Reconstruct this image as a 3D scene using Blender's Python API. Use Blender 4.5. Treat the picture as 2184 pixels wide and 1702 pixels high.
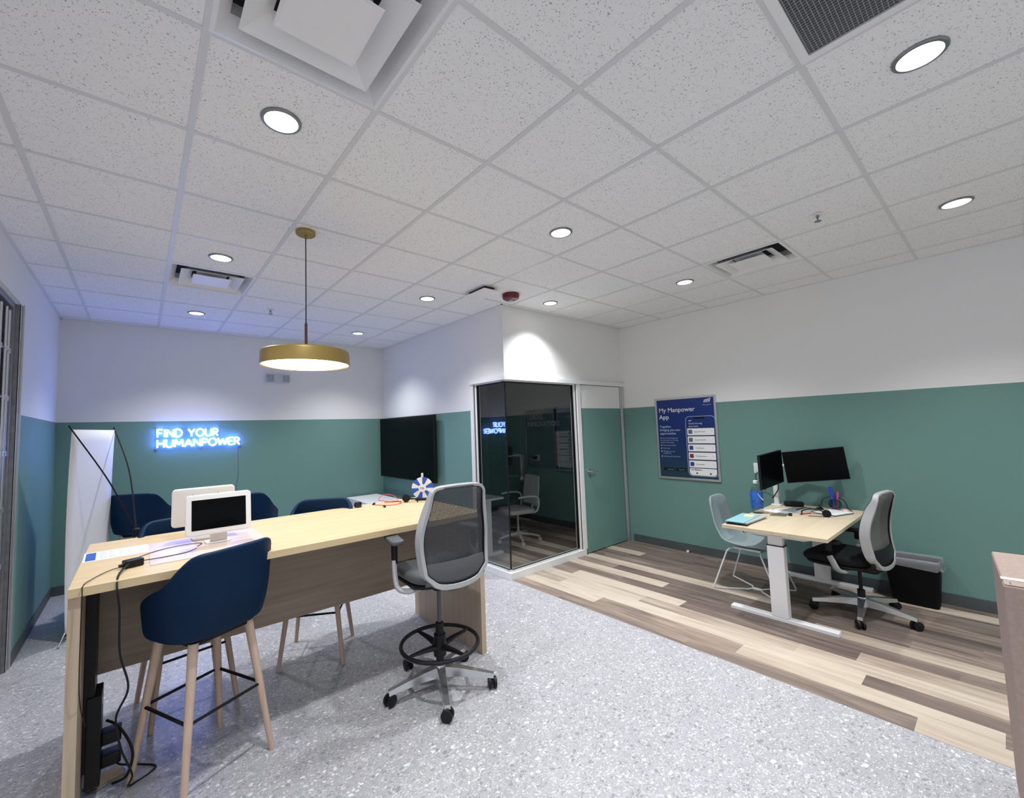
import bpy, bmesh, math, random
from mathutils import Vector, Matrix, noise
R = math.radians
random.seed(7)
for o in list(bpy.data.objects): bpy.data.objects.remove(o)
COL = bpy.context.scene.collection
SC = bpy.context.scene

# ------------------------------------------------------------------ camera
CAMP = (-0.1495, -1.0294, 1.63)
YAW, PIT, ROL, FPX, SXP = 0.69264, 0.06914, -0.03368, 908.16, -40.4
fw = Vector((math.sin(YAW)*math.cos(PIT), math.cos(YAW)*math.cos(PIT), math.sin(PIT)))
r0 = fw.cross(Vector((0, 0, 1))).normalized(); u0 = r0.cross(fw)
rt = r0*math.cos(ROL)+u0*math.sin(ROL); up = -r0*math.sin(ROL)+u0*math.cos(ROL)
cam = bpy.data.cameras.new('camera'); camo = bpy.data.objects.new('camera', cam); COL.objects.link(camo)
camo.matrix_world = Matrix(((rt.x, up.x, -fw.x, CAMP[0]), (rt.y, up.y, -fw.y, CAMP[1]), (rt.z, up.z, -fw.z, CAMP[2]), (0, 0, 0, 1)))
cam.sensor_fit = 'HORIZONTAL'; cam.sensor_width = 36.0
cam.lens = FPX/2184*36; cam.shift_x = -SXP/2184; cam.clip_start = 0.02
SC.camera = camo

# ------------------------------------------------------------------ world, exposure
SC.view_settings.view_transform = 'Standard'; SC.view_settings.look = 'None'
SC.view_settings.gamma = 1; SC.view_settings.use_curve_mapping = False
SC.view_settings.exposure = 0.09
w = bpy.data.worlds.new('world'); SC.world = w; w.use_nodes = True
bg = w.node_tree.nodes['Background']; bg.inputs[0].default_value = (0.95, 0.97, 1.0, 1); bg.inputs[1].default_value = 0.62

CEIL = 3.011
SPOT_E = 138.0
T = 0.6096
DL = [(.305, .914), (.305, 2.743), (.305, 4.60), (2.145, 2.76), (2.155, 4.64), (2.145, .914), (3.37, 2.15), (3.98, .914), (3.975, -.914), (2.145, -.914)]
DL_HID = [(.305, -.914), (.305, -2.743), (2.145, -2.743), (3.975, -2.743)]
def spot(x, y, e):
    l = bpy.data.lights.new('downlight_beam', 'SPOT'); l.energy = e; l.color = (.985, .995, 1.0)
    l.spot_size = R(116); l.spot_blend = 1.0; l.shadow_soft_size = .05
    o = bpy.data.objects.new('downlight_beam', l); COL.objects.link(o); o.location = (x, y, CEIL-.02)
    return o
for (x, y) in DL+DL_HID: spot(x, y, SPOT_E)

# ------------------------------------------------------------------ materials
def newmat(n):
    m = bpy.data.materials.new(n); m.use_nodes = True
    return m, m.node_tree.nodes, m.node_tree.links, m.node_tree.nodes['Principled BSDF']
def mat(n, c, rough=.5, metal=0., spec=.5, bump=0., bscale=200., var=0., vscale=8., emis=None, es=0., coat=0.):
    m, N, L, P = newmat(n)
    P.inputs['Base Color'].default_value = (*c, 1); P.inputs['Roughness'].default_value = rough
    P.inputs['Metallic'].default_value = metal; P.inputs['Specular IOR Level'].default_value = spec
    P.inputs['Coat Weight'].default_value = coat
    tc = N.new('ShaderNodeTexCoord')
    if var:
        nz = N.new('ShaderNodeTexNoise'); nz.inputs['Scale'].default_value = vscale; nz.inputs['Detail'].default_value = 4
        L.new(tc.outputs['Object'], nz.inputs['Vector'])
        cr = N.new('ShaderNodeValToRGB')
        cr.color_ramp.elements[0].position = .3; cr.color_ramp.elements[1].position = .7
        cr.color_ramp.elements[0].color = (*[max(0, v*(1-var)) for v in c], 1); cr.color_ramp.elements[1].color = (*[min(1, v*(1+var)) for v in c], 1)
        L.new(nz.outputs['Fac'], cr.inputs['Fac']); L.new(cr.outputs['Color'], P.inputs['Base Color'])
    if bump:
        nb = N.new('ShaderNodeTexNoise'); nb.inputs['Scale'].default_value = bscale; nb.inputs['Detail'].default_value = 3
        L.new(tc.outputs['Object'], nb.inputs['Vector'])
        b = N.new('ShaderNodeBump'); b.inputs['Strength'].default_value = bump; b.inputs['Distance'].default_value = .002
        L.new(nb.outputs['Fac'], b.inputs['Height']); L.new(b.outputs['Normal'], P.inputs['Normal'])
    if emis:
        P.inputs['Emission Color'].default_value = (*emis, 1); P.inputs['Emission Strength'].default_value = es
    return m
def mathn(N, L, op, a, b=None, c=None):
    n = N.new('ShaderNodeMath'); n.operation = op
    for i, v in enumerate((a, b, c)):
        if v is None: continue
        if isinstance(v, (int, float)): n.inputs[i].default_value = v
        else: L.new(v, n.inputs[i])
    return n.outputs[0]
def mixc(N, L, fac, a, b):
    n = N.new('ShaderNodeMix'); n.data_type = 'RGBA'
    for s, v in ((n.inputs[0], fac), (n.inputs[6], a), (n.inputs[7], b)):
        if isinstance(v, (int, float)): s.default_value = v
        elif isinstance(v, tuple): s.default_value = (*v, 1)
        else: L.new(v, s)
    return n.outputs[2]
def coords(N, L, scale=(1, 1, 1), loc=(0, 0, 0), rot=(0, 0, 0)):
    tc = N.new('ShaderNodeTexCoord'); mp = N.new('ShaderNodeMapping')
    mp.inputs['Scale'].default_value = scale; mp.inputs['Location'].default_value = loc; mp.inputs['Rotation'].default_value = rot
    L.new(tc.outputs['Object'], mp.inputs['Vector']); return mp.outputs[0]

WHITE = (.80, .805, .80); TEAL = (.150, .285, .258)
def two_tone():
    m, N, L, P = newmat('two_tone_paint')
    tc = N.new('ShaderNodeTexCoord'); sp = N.new('ShaderNodeSeparateXYZ'); L.new(tc.outputs['Object'], sp.inputs[0])
    f = mathn(N, L, 'GREATER_THAN', sp.outputs[2], 1.855)
    L.new(mixc(N, L, f, TEAL, WHITE), P.inputs['Base Color']); P.inputs['Roughness'].default_value = .55
    P.inputs['Specular IOR Level'].default_value = .3
    nb = N.new('ShaderNodeTexNoise'); nb.inputs['Scale'].default_value = 260; L.new(tc.outputs['Object'], nb.inputs[0])
    b = N.new('ShaderNodeBump'); b.inputs['Strength'].default_value = .15; b.inputs['Distance'].default_value = .002
    L.new(nb.outputs['Fac'], b.inputs['Height']); L.new(b.outputs['Normal'], P.inputs['Normal'])
    return m
M_PAINT = two_tone()

def tile_mat():
    m, N, L, P = newmat('mineral_fibre_tile')
    v = coords(N, L)
    nz = N.new('ShaderNodeTexNoise'); nz.inputs['Scale'].default_value = 60; nz.inputs['Detail'].default_value = 2; L.new(v, nz.inputs[0])
    add = N.new('ShaderNodeVectorMath'); add.operation = 'MULTIPLY_ADD'
    L.new(nz.outputs['Color'], add.inputs[0]); add.inputs[1].default_value = (.02, .02, 0); L.new(v, add.inputs[2])
    vo = N.new('ShaderNodeTexVoronoi'); vo.inputs['Scale'].default_value = 135; L.new(add.outputs[0], vo.inputs[0])
    sep = N.new('ShaderNodeSeparateColor'); L.new(vo.outputs['Color'], sep.inputs[0])
    d = mathn(N, L, 'LESS_THAN', vo.outputs['Distance'], mathn(N, L, 'MULTIPLY_ADD', sep.outputs[1], .32, .04))
    hole = mathn(N, L, 'MULTIPLY', d, mathn(N, L, 'GREATER_THAN', sep.outputs[0], .22))
    n2 = N.new('ShaderNodeTexNoise'); n2.inputs['Scale'].default_value = 180; n2.inputs['Detail'].default_value = 5; L.new(v, n2.inputs[0])
    base = mixc(N, L, n2.outputs['Fac'], (.80, .80, .81), (.95, .95, .95))
    L.new(mixc(N, L, hole, base, (.42, .42, .43)), P.inputs['Base Color'])
    P.inputs['Roughness'].default_value = .95; P.inputs['Specular IOR Level'].default_value = .1
    b = N.new('ShaderNodeBump'); b.inputs['Strength'].default_value = .5; b.inputs['Distance'].default_value = .003
    L.new(mathn(N, L, 'SUBTRACT', n2.outputs['Fac'], hole), b.inputs['Height']); L.new(b.outputs['Normal'], P.inputs['Normal'])
    return m
def terrazzo():
    m, N, L, P = newmat('terrazzo')
    v = coords(N, L)
    nz = N.new('ShaderNodeTexNoise'); nz.inputs['Scale'].default_value = 22; nz.inputs['Detail'].default_value = 3; L.new(v, nz.inputs[0])
    add = N.new('ShaderNodeVectorMath'); add.operation = 'MULTIPLY_ADD'
    L.new(nz.outputs['Color'], add.inputs[0]); add.inputs[1].default_value = (.04, .04, 0); L.new(v, add.inputs[2])
    col = mixc(N, L, nz.outputs['Fac'], (.30, .30, .32), (.42, .42, .45))
    for sc, thr, cov, seed in ((150, .48, .08, 3), (78, .44, .18, 1), (42, .40, .42, 2), (24, .32, .68, 5)):
        vo = N.new('ShaderNodeTexVoronoi'); vo.inputs['Scale'].default_value = sc
        mp = N.new('ShaderNodeMapping'); mp.inputs['Location'].default_value = (seed*3.7, seed*1.3, 0); mp.inputs['Rotation'].default_value = (0, 0, seed*.7)
        mp.inputs['Scale'].default_value = (1, 1.45, 1)
        L.new(add.outputs[0], mp.inputs[0]); L.new(mp.outputs[0], vo.inputs[0])
        sep = N.new('ShaderNodeSeparateColor'); L.new(vo.outputs['Color'], sep.inputs[0])
        e = mathn(N, L, 'MULTIPLY', mathn(N, L, 'LESS_THAN', vo.outputs['Distance'], thr), mathn(N, L, 'GREATER_THAN', sep.outputs[0], cov))
        cr = N.new('ShaderNodeValToRGB'); cr.color_ramp.interpolation = 'CONSTANT'
        el = cr.color_ramp.elements; el[0].position = 0; el[0].color = (.24, .24, .26, 1); el[1].position = .16; el[1].color = (.36, .36, .39, 1)
        for p, c in ((.42, (.40, .40, .43)), (.64, (.52, .52, .55)), (.85, (.72, .72, .74)), (.95, (.44, .42, .40))):
            q = el.new(p); q.color = (*c, 1)
        L.new(sep.outputs[1], cr.inputs[0])
        col = mixc(N, L, mathn(N, L, 'MULTIPLY', e, .85), col, cr.outputs[0])
    L.new(col, P.inputs['Base Color']); P.inputs['Roughness'].default_value = .36; P.inputs['Specular IOR Level'].default_value = .35
    return m
def wood(n, c1, c2, axis=0, sc=3., rough=.45, fine=1.):
    m, N, L, P = newmat(n)
    s = [28, 28, 28]; s[axis] = 1.6
    v = coords(N, L, tuple(x*sc/3 for x in s))
    nz = N.new('ShaderNodeTexNoise'); nz.inputs['Scale'].default_value = 1; nz.inputs['Detail'].default_value = 6; nz.inputs['Distortion'].default_value = .6; L.new(v, nz.inputs[0])
    cr = N.new('ShaderNodeValToRGB'); cr.color_ramp.elements[0].position = .32; cr.color_ramp.elements[1].position = .68
    cr.color_ramp.elements[0].color = (*c1, 1); cr.color_ramp.elements[1].color = (*c2, 1)
    L.new(nz.outputs['Fac'], cr.inputs[0]); L.new(cr.outputs[0], P.inputs['Base Color']); P.inputs['Roughness'].default_value = rough
    P.inputs['Specular IOR Level'].default_value = .35
    return m
def plank_mat():
    m, N, L, P = newmat('vinyl_planks')
    at = N.new('ShaderNodeAttribute'); at.attribute_name = 'tone'
    sep = N.new('ShaderNodeSeparateColor'); L.new(at.outputs['Color'], sep.inputs[0])
    tc = N.new('ShaderNodeTexCoord')
    off = N.new('ShaderNodeCombineXYZ'); L.new(mathn(N, L, 'MULTIPLY', sep.outputs[1], 37.), off.inputs[0]); L.new(mathn(N, L, 'MULTIPLY', sep.outputs[2], 53.), off.inputs[1])
    va = N.new('ShaderNodeVectorMath'); va.operation = 'ADD'; L.new(tc.outputs['Object'], va.inputs[0]); L.new(off.outputs[0], va.inputs[1])
    def nz(sx, sy, det, dist=0.):
        mp = N.new('ShaderNodeMapping'); mp.inputs['Scale'].default_value = (sx, sy, 1); L.new(va.outputs[0], mp.inputs[0])
        n = N.new('ShaderNodeTexNoise'); n.inputs['Scale'].default_value = 1; n.inputs['Detail'].default_value = det; n.inputs['Distortion'].default_value = dist
        L.new(mp.outputs[0], n.inputs[0]); return n.outputs['Fac']
    a = nz(14, 1.1, 3, .8); b = nz(90, 4, 4, .3)
    f = mathn(N, L, 'ADD', mathn(N, L, 'MULTIPLY_ADD', mathn(N, L, 'SUBTRACT', a, .5), .95, sep.outputs[0]), mathn(N, L, 'MULTIPLY', mathn(N, L, 'SUBTRACT', b, .5), .35))
    cr = N.new('ShaderNodeValToRGB'); el = cr.color_ramp.elements
    el[0].position = .0; el[0].color = (.095, .072, .062, 1); el[1].position = 1.; el[1].color = (.55, .475, .39, 1)
    for p, c in ((.3, (.185, .145, .125)), (.5, (.30, .235, .19)), (.72, (.44, .365, .295))):
        q = el.new(p); q.color = (*c, 1)
    L.new(f, cr.inputs[0]); L.new(cr.outputs[0], P.inputs['Base Color']); P.inputs['Roughness'].default_value = .5
    P.inputs['Specular IOR Level'].default_value = .3
    return m
def glass_mat(n, tint=(.62, .66, .66), ior=1.5, rough=0.):
    m = bpy.data.materials.new(n); m.use_nodes = True; N = m.node_tree.nodes; L = m.node_tree.links; N.clear()
    o = N.new('ShaderNodeOutputMaterial'); t = N.new('ShaderNodeBsdfTransparent'); t.inputs[0].default_value = (*tint, 1)
    g = N.new('ShaderNodeBsdfGlossy'); g.inputs['Roughness'].default_value = rough; g.inputs[0].default_value = (1, 1, 1, 1)
    lw = N.new('ShaderNodeLayerWeight'); lw.inputs[0].default_value = .5
    f0 = ((ior-1)/(ior+1))**2; p5 = mathn(N, L, 'POWER', lw.outputs['Facing'], 5.); fac = mathn(N, L, 'MULTIPLY_ADD', p5, 1-f0, f0)
    mx = N.new('ShaderNodeMixShader'); L.new(fac, mx.inputs[0]); L.new(t.outputs[0], mx.inputs[1]); L.new(g.outputs[0], mx.inputs[2]); L.new(mx.outputs[0], o.inputs[0])
    return m
def mesh_fabric(n, c, sx=190., sz=150., w1=.38, w2=.45):
    m, N, L, P = newmat(n)
    tc = N.new('ShaderNodeTexCoord'); sp = N.new('ShaderNodeSeparateXYZ'); L.new(tc.outputs['Object'], sp.inputs[0])
    a = mathn(N, L, 'LESS_THAN', mathn(N, L, 'FRACT', mathn(N, L, 'MULTIPLY', sp.outputs[0], sx)), w1)
    b = mathn(N, L, 'LESS_THAN', mathn(N, L, 'FRACT', mathn(N, L, 'MULTIPLY', sp.outputs[2], sz)), w2)
    solid = mathn(N, L, 'MAXIMUM', a, b)
    P.inputs['Base Color'].default_value = (*c, 1); P.inputs['Roughness'].default_value = .7; L.new(mathn(N, L, 'MAXIMUM', solid, .5), P.inputs['Alpha'])
    return m
def emit(n, c, s):
    return mat(n, (.9, .9, .9), .5, emis=c, es=s)

M_TILE = tile_mat(); M_TERR = terrazzo(); M_PLANK = plank_mat()
M_TBAR = mat('grid_paint', (.68, .69, .70), .45)
M_BASEB = mat('rubber_base', (.07, .085, .09), .5, var=.1)
M_ALU = mat('brushed_aluminium', (.62, .63, .64), .32, .9, bump=.05)
M_ALUD = mat('dull_aluminium', (.27, .28, .29), .4, .7, var=.15, vscale=20)
M_FRAMEW = mat('white_frame_paint', (.78, .79, .80), .35, bump=.03)
M_WPL = mat('white_plastic', (.82, .82, .83), .35, bump=.03)
M_WPL2 = mat('warm_white_plastic', (.76, .73, .71), .45, bump=.03)
M_BLK = mat('black_plastic', (.008, .008, .009), .45, spec=.28, bump=.05)
M_BLKF = mat('black_fabric', (.012, .0125, .015), .8, spec=.2, bump=.4, bscale=500)
M_DGREY = mat('charcoal_vinyl', (.085, .092, .10), .5, bump=.1, bscale=300)
M_SCREEN = mat('black_screen', (.0015, .002, .0025), .25, spec=.10, bump=.01)
M_SILV = mat('silver_plastic', (.46, .47, .48), .42, .25, bump=.04)
M_POL = mat('polished_aluminium', (.62, .63, .65), .22, .9, bump=.02)
M_BLUE = mat('navy_leatherette', (.0012, .018, .056), .5, spec=.16, bump=.12, bscale=350)
M_LEG = wood('beech', (.50, .36, .28), (.60, .45, .36), 2, 3.)
M_LAM = wood('maple_laminate', (.60, .455, .265), (.66, .515, .315), 0, 2.)
M_LAMP = wood('grey_oak_laminate', (.25, .195, .15), (.32, .255, .20), 0, 3.)
M_LAMV = wood('maple_panel', (.46, .36, .26), (.56, .45, .33), 2, 2.5)
M_DESK = wood('desk_laminate', (.60, .505, .35), (.67, .575, .42), 0, 2.)
M_BRASS = mat('brass_paint', (.36, .25, .075), .38, .35, bump=.03)
M_BRONZE = mat('bronze_rod', (.16, .085, .055), .4, .5, bump=.03)
M_GLASS = glass_mat('booth_glass', (.80, .82, .82), 1.5)
M_CLEAR = glass_mat('clear_plastic', (.80, .83, .85), 1.5, .08)
M_CARD = mat('cardboard', (.34, .26, .225), .85, var=.08, vscale=60, bump=.2)
M_PAPER = mat('paper', (.85, .85, .86), .7, bump=.03)
M_GUEST = mat('grey_blue_upholstery', (.285, .365, .385), .75, bump=.35, bscale=420, var=.06, vscale=60)
M_RED = mat('dark_red_plastic', (.12, .003, .012), .3, bump=.02)
M_REDW = mat('red_wire', (.65, .05, .03), .5, bump=.02)
M_DUCT = mat('dark_duct', (.012, .012, .014), .8, bump=.1)
M_LAMPW = emit('downlight_lens', (1, .99, .98), 9.)
M_PEND = emit('pendant_diffuser', (1, .96, .88), 5.5)
M_NEON = emit('neon_tube', (.14, .235, 1.), 46.)

# ------------------------------------------------------------------ mesh building
class MB:
    def __init__(s): s.v = []; s.f = []; s.m = []
    def add(s, vs, fs, mi=0, mx=None):
        b = len(s.v)
        for p in vs:
            p = Vector(p); s.v.append(mx @ p if mx else p)
        for f in fs: s.f.append([i+b for i in f]); s.m.append(mi)
        return s
    def box(s, x0, x1, y0, y1, z0, z1, mi=0, mx=None):
        vs = [(x, y, z) for z in (z0, z1) for y in (y0, y1) for x in (x0, x1)]
        return s.add(vs, [(0, 2, 3, 1), (4, 5, 7, 6), (0, 1, 5, 4), (2, 6, 7, 3), (0, 4, 6, 2), (1, 3, 7, 5)], mi, mx)
    def loft(s, rings, mi=0, cap=True, closed=False, mx=None):
        n = len(rings[0]); vs = [p for r in rings for p in r]; fs = []
        k = len(rings)
        for i in range(k if closed else k-1):
            for j in range(n):
                a = i*n+j; b = i*n+(j+1) % n; c = ((i+1) % k)*n+(j+1) % n; d = ((i+1) % k)*n+j
                fs.append((a, b, c, d))
        if cap and not closed: fs.append(tuple(range(n))[::-1]); fs.append(tuple(range((k-1)*n, k*n)))
        return s.add(vs, fs, mi, mx)
    def cyl(s, p0, p1, r0, r1=None, n=16, mi=0, mx=None):
        r1 = r0 if r1 is None else r1
        return s.tube([p0, p1], [r0, r1], n, mi=mi, mx=mx)
    def tube(s, pts, r, n=8, closed=False, mi=0, mx=None, flat=1., ref=None):
        pts = [Vector(p) for p in pts]; k = len(pts)
        rr = r if isinstance(r, (list, tuple)) else [r]*k
        rings = []; nrm = None
        for i, p in enumerate(pts):
            if closed: t = pts[(i+1) % k]-pts[i-1]
            else: t = pts[min(i+1, k-1)]-pts[max(i-1, 0)]
            t.normalize()
            if nrm is None:
                a = Vector(ref) if ref else (Vector((0, 0, 1)) if abs(t.z) < .9 else Vector((1, 0, 0))); nrm = (a-t*a.dot(t)).normalized()
            else:
                q_ = nrm-t*nrm.dot(t)
                if q_.length < .05:
                    a = Vector((0, 1, 0)) if abs(t.y) < .8 else Vector((1, 0, 0)); q_ = a-t*a.dot(t)
                nrm = q_.normalized()
            b = t.cross(nrm)
            rings.append([p+(nrm*math.cos(2*math.pi*j/n)*flat+b*math.sin(2*math.pi*j/n))*rr[i] for j in range(n)])
        return s.loft(rings, mi, True, closed, mx)
    def lathe(s, prof, n=32, mi=0, mx=None, c=(0, 0, 0)):
        rings = [[Vector((c[0]+max(r, 1e-4)*math.cos(2*math.pi*j/n), c[1]+max(r, 1e-4)*math.sin(2*math.pi*j/n), c[2]+z)) for j in range(n)] for r, z in prof]
        return s.loft(rings, mi, True, False, mx)
    def rbox(s, w, d, h, rc=.02, re=.005, c=(0, 0, 0), mi=0, mx=None, seg=3, taper=1.):
        # rounded slab standing on c, width x, depth y, height z
        def outline(ins, z, k=1.):
            o = []; r = max(rc-ins, .0005)
            for (sx, sy, a0) in ((1, 1, 0), (-1, 1, 90), (-1, -1, 180), (1, -1, 270)):
                for q in range(5):
                    a = R(a0+90*q/4)
                    o.append(Vector((c[0]+(sx*(w/2-ins-r)+math.cos(a)*r)*k, c[1]+(sy*(d/2-ins-r)+math.sin(a)*r)*k, c[2]+z)))
            return o
        L_ = []
        for q in range(seg+1):
            a = math.pi/2*q/seg; L_.append(outline(re*(1-math.sin(a)), re*(1-math.cos(a)), taper))
        for q in range(seg+1):
            a = math.pi/2*q/seg; L_.append(outline(re*(1-math.cos(a)), h-re*(1-math.sin(a))))
        return s.loft(L_, mi, mx=mx)
    def prism(s, poly, z0, z1, mi=0, mx=None):
        return s.loft([[Vector((x, y, z0)) for x, y in poly], [Vector((x, y, z1)) for x, y in poly]], mi, mx=mx)
    def mesh(s, me, mx, mi=0):
        return s.add([v.co for v in me.vertices], [tuple(p.vertices) for p in me.polygons], mi, mx)
    def build(s, name, mats, parent=None, loc=(0, 0, 0), rz=0, smooth=True, ang=35, bev=0., sub=0, recalc=True):
        me = bpy.data.meshes.new(name); me.from_pydata([tuple(v) for v in s.v], [], s.f)
        if recalc:
            bm = bmesh.new(); bm.from_mesh(me); bmesh.ops.recalc_face_normals(bm, faces=bm.faces); bm.to_mesh(me); bm.free()
        if not isinstance(mats, (list, tuple)): mats = [mats]
        for m in mats: me.materials.append(m)
        for i, p in enumerate(me.polygons): p.material_index = s.m[i] if i < len(s.m) else 0
        if smooth: me.shade_smooth(); me.set_sharp_from_angle(angle=R(ang))
        o = bpy.data.objects.new(name, me); COL.objects.link(o); o.location = loc; o.rotation_euler = (0, 0, rz)
        if parent: o.parent = parent
        if bev:
            b = o.modifiers.new('bevel', 'BEVEL'); b.width = bev; b.segments = 2; b.limit_method = 'ANGLE'; b.angle_limit = R(40); b.harden_normals = True
        if sub:
            q = o.modifiers.new('sub', 'SUBSURF'); q.levels = sub; q.render_levels = sub
        return o
def tag(o, label, cat, group=None, kind=None):
    o['label'] = label; o['category'] = cat
    if group: o['group'] = group
    if kind: o['kind'] = kind
    return o
def thing(name, loc, label, cat, rz=0, group=None):
    o = bpy.data.objects.new(name, None); COL.objects.link(o); o.location = loc; o.rotation_euler = (0, 0, rz); o.empty_display_size = .1
    return tag(o, label, cat, group)
def struct(o, label=None, cat=None):
    o['kind'] = 'structure'; o['label'] = label; o['category'] = cat; return o
def dup(o, parent=None):
    c = o.copy(); COL.objects.link(c)
    if parent: c.parent = parent
    for ch in list(o.children): dup(ch, c)
    return c
def catmull(pts, k=6, closed=False):
    P = [Vector(p) for p in pts]; n = len(P); out = []
    for i in range(n if closed else n-1):
        if closed: a, b, c, d = P[i-1], P[i], P[(i+1) % n], P[(i+2) % n]
        else: a, b, c, d = P[max(i-1, 0)], P[i], P[i+1], P[min(i+2, n-1)]
        for j in range(k):
            t = j/k; out.append(.5*((2*b)+(c-a)*t+(2*a-5*b+4*c-d)*t*t+(3*b-3*c+d-a)*t**3))
    if not closed: out.append(P[-1])
    return out
def cable(name, pts, r, m, label=None, cat=None, parent=None, n=6, group=None):
    o = MB().tube(catmull(pts, 7), r, n).build(name, m, parent)
    if label: tag(o, label, cat, group)
    return o
_dg = None
def textmesh(body, size, align='LEFT', ext=0., off=0.):
    cu = bpy.data.curves.new('t', 'FONT'); cu.body = body; cu.size = size; cu.align_x = align; cu.extrude = ext; cu.offset = off; cu.resolution_u = 3
    o = bpy.data.objects.new('t', cu); COL.objects.link(o)
    bpy.context.view_layer.update()
    me = bpy.data.meshes.new_from_object(o.evaluated_get(bpy.context.evaluated_depsgraph_get()))
    bpy.data.objects.remove(o); bpy.data.curves.remove(cu); return me

# ------------------------------------------------------------------ room shell
YB, XL, XR, YF = 5.6, -.86, 5.2, -4.6
XT, YBO = 2.95, 2.50     # television wall, booth wall
f = MB().box(XL-3.5, XT, YF, YB+.12, -.05, 0).build('floor', M_TERR, smooth=False); struct(f, 'pale grey terrazzo floor with white and grey chips', 'floor')
# plank floor (per-plank tone stored on the faces)
rows = {0: (-.597, ['c.78', 'm.36', 'm.38', 'm.40']), 1: (.32, ['c.84', 'm.42', 'c.86', 'c.8']), 2: (-.336, ['d.24', 'c.90', 'c.92', 't.62']),
        3: (.052, ['c.80', 't.62', 'c.88', 'c.85']), 4: (-.257, ['t.60', 'd.20', 'c.95', 'm.42']), 5: (.50, ['d.24', 'd.26', 'm.33', 'd.3']),
        6: (.07, ['t.68', 'd.2', 'c.9', 'c.85']), 7: (-.465, ['m.35', 'd.22', 'd.2', 'm.36']), 8: (.42, ['d.22', 'c.80', 'c.88', 'c.85']),
        9: (-.1, ['d.2', 'd.24', 'm.34', 'd.25']), 10: (.9, ['d.2', 'd.26', 'd.22', 'm.35']), 11: (.78, ['d.24', 'd.22', 'c.78', 'c.7']),
        12: (.2, ['m.3', 'd.22', 'd.25', 'm.4']), 13: (1.4, ['d.22', 'd.26', 'm.34', 'd.3']), 14: (.6, ['d.25', 'm.36', 'd.24', 'm.4'])}
vs = []; fs = []; tones = []
for k in range(15):
    x0 = XT+.003+k*.1530; x1 = min(x0+.1530, XR); j0, tl = rows[k]
    ys = [j0-1.22*2+1.22*i for i in range(0, 9)]
    edges = [YF]+[y for y in ys if YF < y < YB]+[YB]
    for a, b in zip(edges[:-1], edges[1:]):
        mid = (a+b)/2; idx = int(math.floor((mid-j0)/1.22))+1
        tone = float(tl[idx][1:]) if 0 <= idx < 4 else random.choice((.22, .3, .4, .62, .8))
        n = len(vs); vs += [(x0, a, .0008), (x1, a, .0008), (x1, b, .0008), (x0, b, .0008)]; fs.append((n, n+1, n+2, n+3)); tones.append((tone, random.random(), random.random(), 1))
me = bpy.data.meshes.new('floor_planks'); me.from_pydata(vs, [], fs); me.materials.append(M_PLANK)
ca = me.color_attributes.new('tone', 'FLOAT_COLOR', 'CORNER')
for p, t in zip(me.polygons, tones):
    for li in p.loop_indices: ca.data[li].color = t
pf = bpy.data.objects.new('floor_planks', me); COL.objects.link(pf); struct(pf, 'mixed brown and cream wood-look plank floor beside the terrazzo', 'floor')
struct(MB().box(XT, XR+.12, YF, YB+.12, -.05, 0).build('floor_base', mat('screed', (.3, .3, .3), .9, bump=.1), smooth=False), 'screed under the planks', 'floor')

wb = MB().box(XL-.12, XR+.12, YB, YB+.12, 0, CEIL+.1).build('wall_back', M_PAINT, smooth=False); struct(wb, 'back wall painted green below and white above, behind the lit sign', 'wall')
wl = MB().box(XL-.12, XL, 3.74, YB, 0, CEIL+.1).box(XL-.12, XL, YF, 3.74, 2.69, CEIL+.1).build('wall_left', M_PAINT, smooth=False); struct(wl, 'left wall with the shopfront opening', 'wall')
wr = MB().box(XR, XR+.12, YF, YB+.12, 0, CEIL+.1).build('wall_right', M_PAINT, smooth=False); struct(wr, 'right wall painted green below and white above, behind the desk', 'wall')
wt = MB().box(XT, XT+.10, 3.11, YB, 0, CEIL+.1).box(XT, XT+.10, YBO, 3.11, 2.215, CEIL+.1).build('wall_television', M_PAINT, smooth=False); struct(wt, 'projecting wall that carries the television', 'wall')
wo = MB().box(XT+.10, XR, YBO, YBO+.10, 2.215, CEIL+.1).build('wall_booth', M_PAINT, smooth=False); struct(wo, 'white wall above the glass booth and its door', 'wall')
struct(MB().box(XT+.1, XR, YBO+.1, YB, 2.60, 2.66).build('ceiling_booth', M_WPL, smooth=False), 'ceiling inside the glass booth', 'ceiling')

# ceiling tiles, cell by cell, leaving the vents open
holes = {(0, 0), (0, 5), (6, 0), (2, -2)}
cm = MB(); zt = CEIL+.004
for i in range(-7, 9):
    for j in range(-8, 10):
        if (i, j) in holes: continue
        x0, x1 = i*T, (i+1)*T; y0, y1 = j*T, (j+1)*T
        if i <= -3: continue
        if i == 8: x1 = XR+.02
        if j == 9: y1 = YB+.05
        if j == -8: y0 = YF
        if x1 > XL-.01 and x0 < XL: x0 = XL-.05
        if x0 < XL-.1: continue
        cm.box(x0, x1, y0, y1, zt, zt+.015)
ceil = cm.build('ceiling', M_TILE, smooth=False); struct(ceil, 'suspended ceiling of speckled white tiles', 'ceiling')
gm = MB()
for i in range(-1, 9): gm.box(i*T-.0125, i*T+.0125, YF, YB, CEIL, CEIL+.006)
for j in range(-7, 10): gm.box(XL, XR, j*T-.0105, j*T+.0105, CEIL+.0004, CEIL+.006)
g = gm.build('ceiling_grid', M_TBAR, ceil, smooth=False)
am = MB()
for (a, b) in (((XL, YF), (XL+.022, YB)), ((XL, YB-.022), (XT, YB)), ((XT-.022, YBO-.022), (XT, YB)), ((XT-.022, YBO-.022), (XR, YBO)), ((XR-.022, YF), (XR, YBO))):
    am.box(a[0], b[0], a[1], b[1], CEIL-.001, CEIL+.006)
am.build('ceiling_edge_trim', M_TBAR, ceil, smooth=False)
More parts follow.
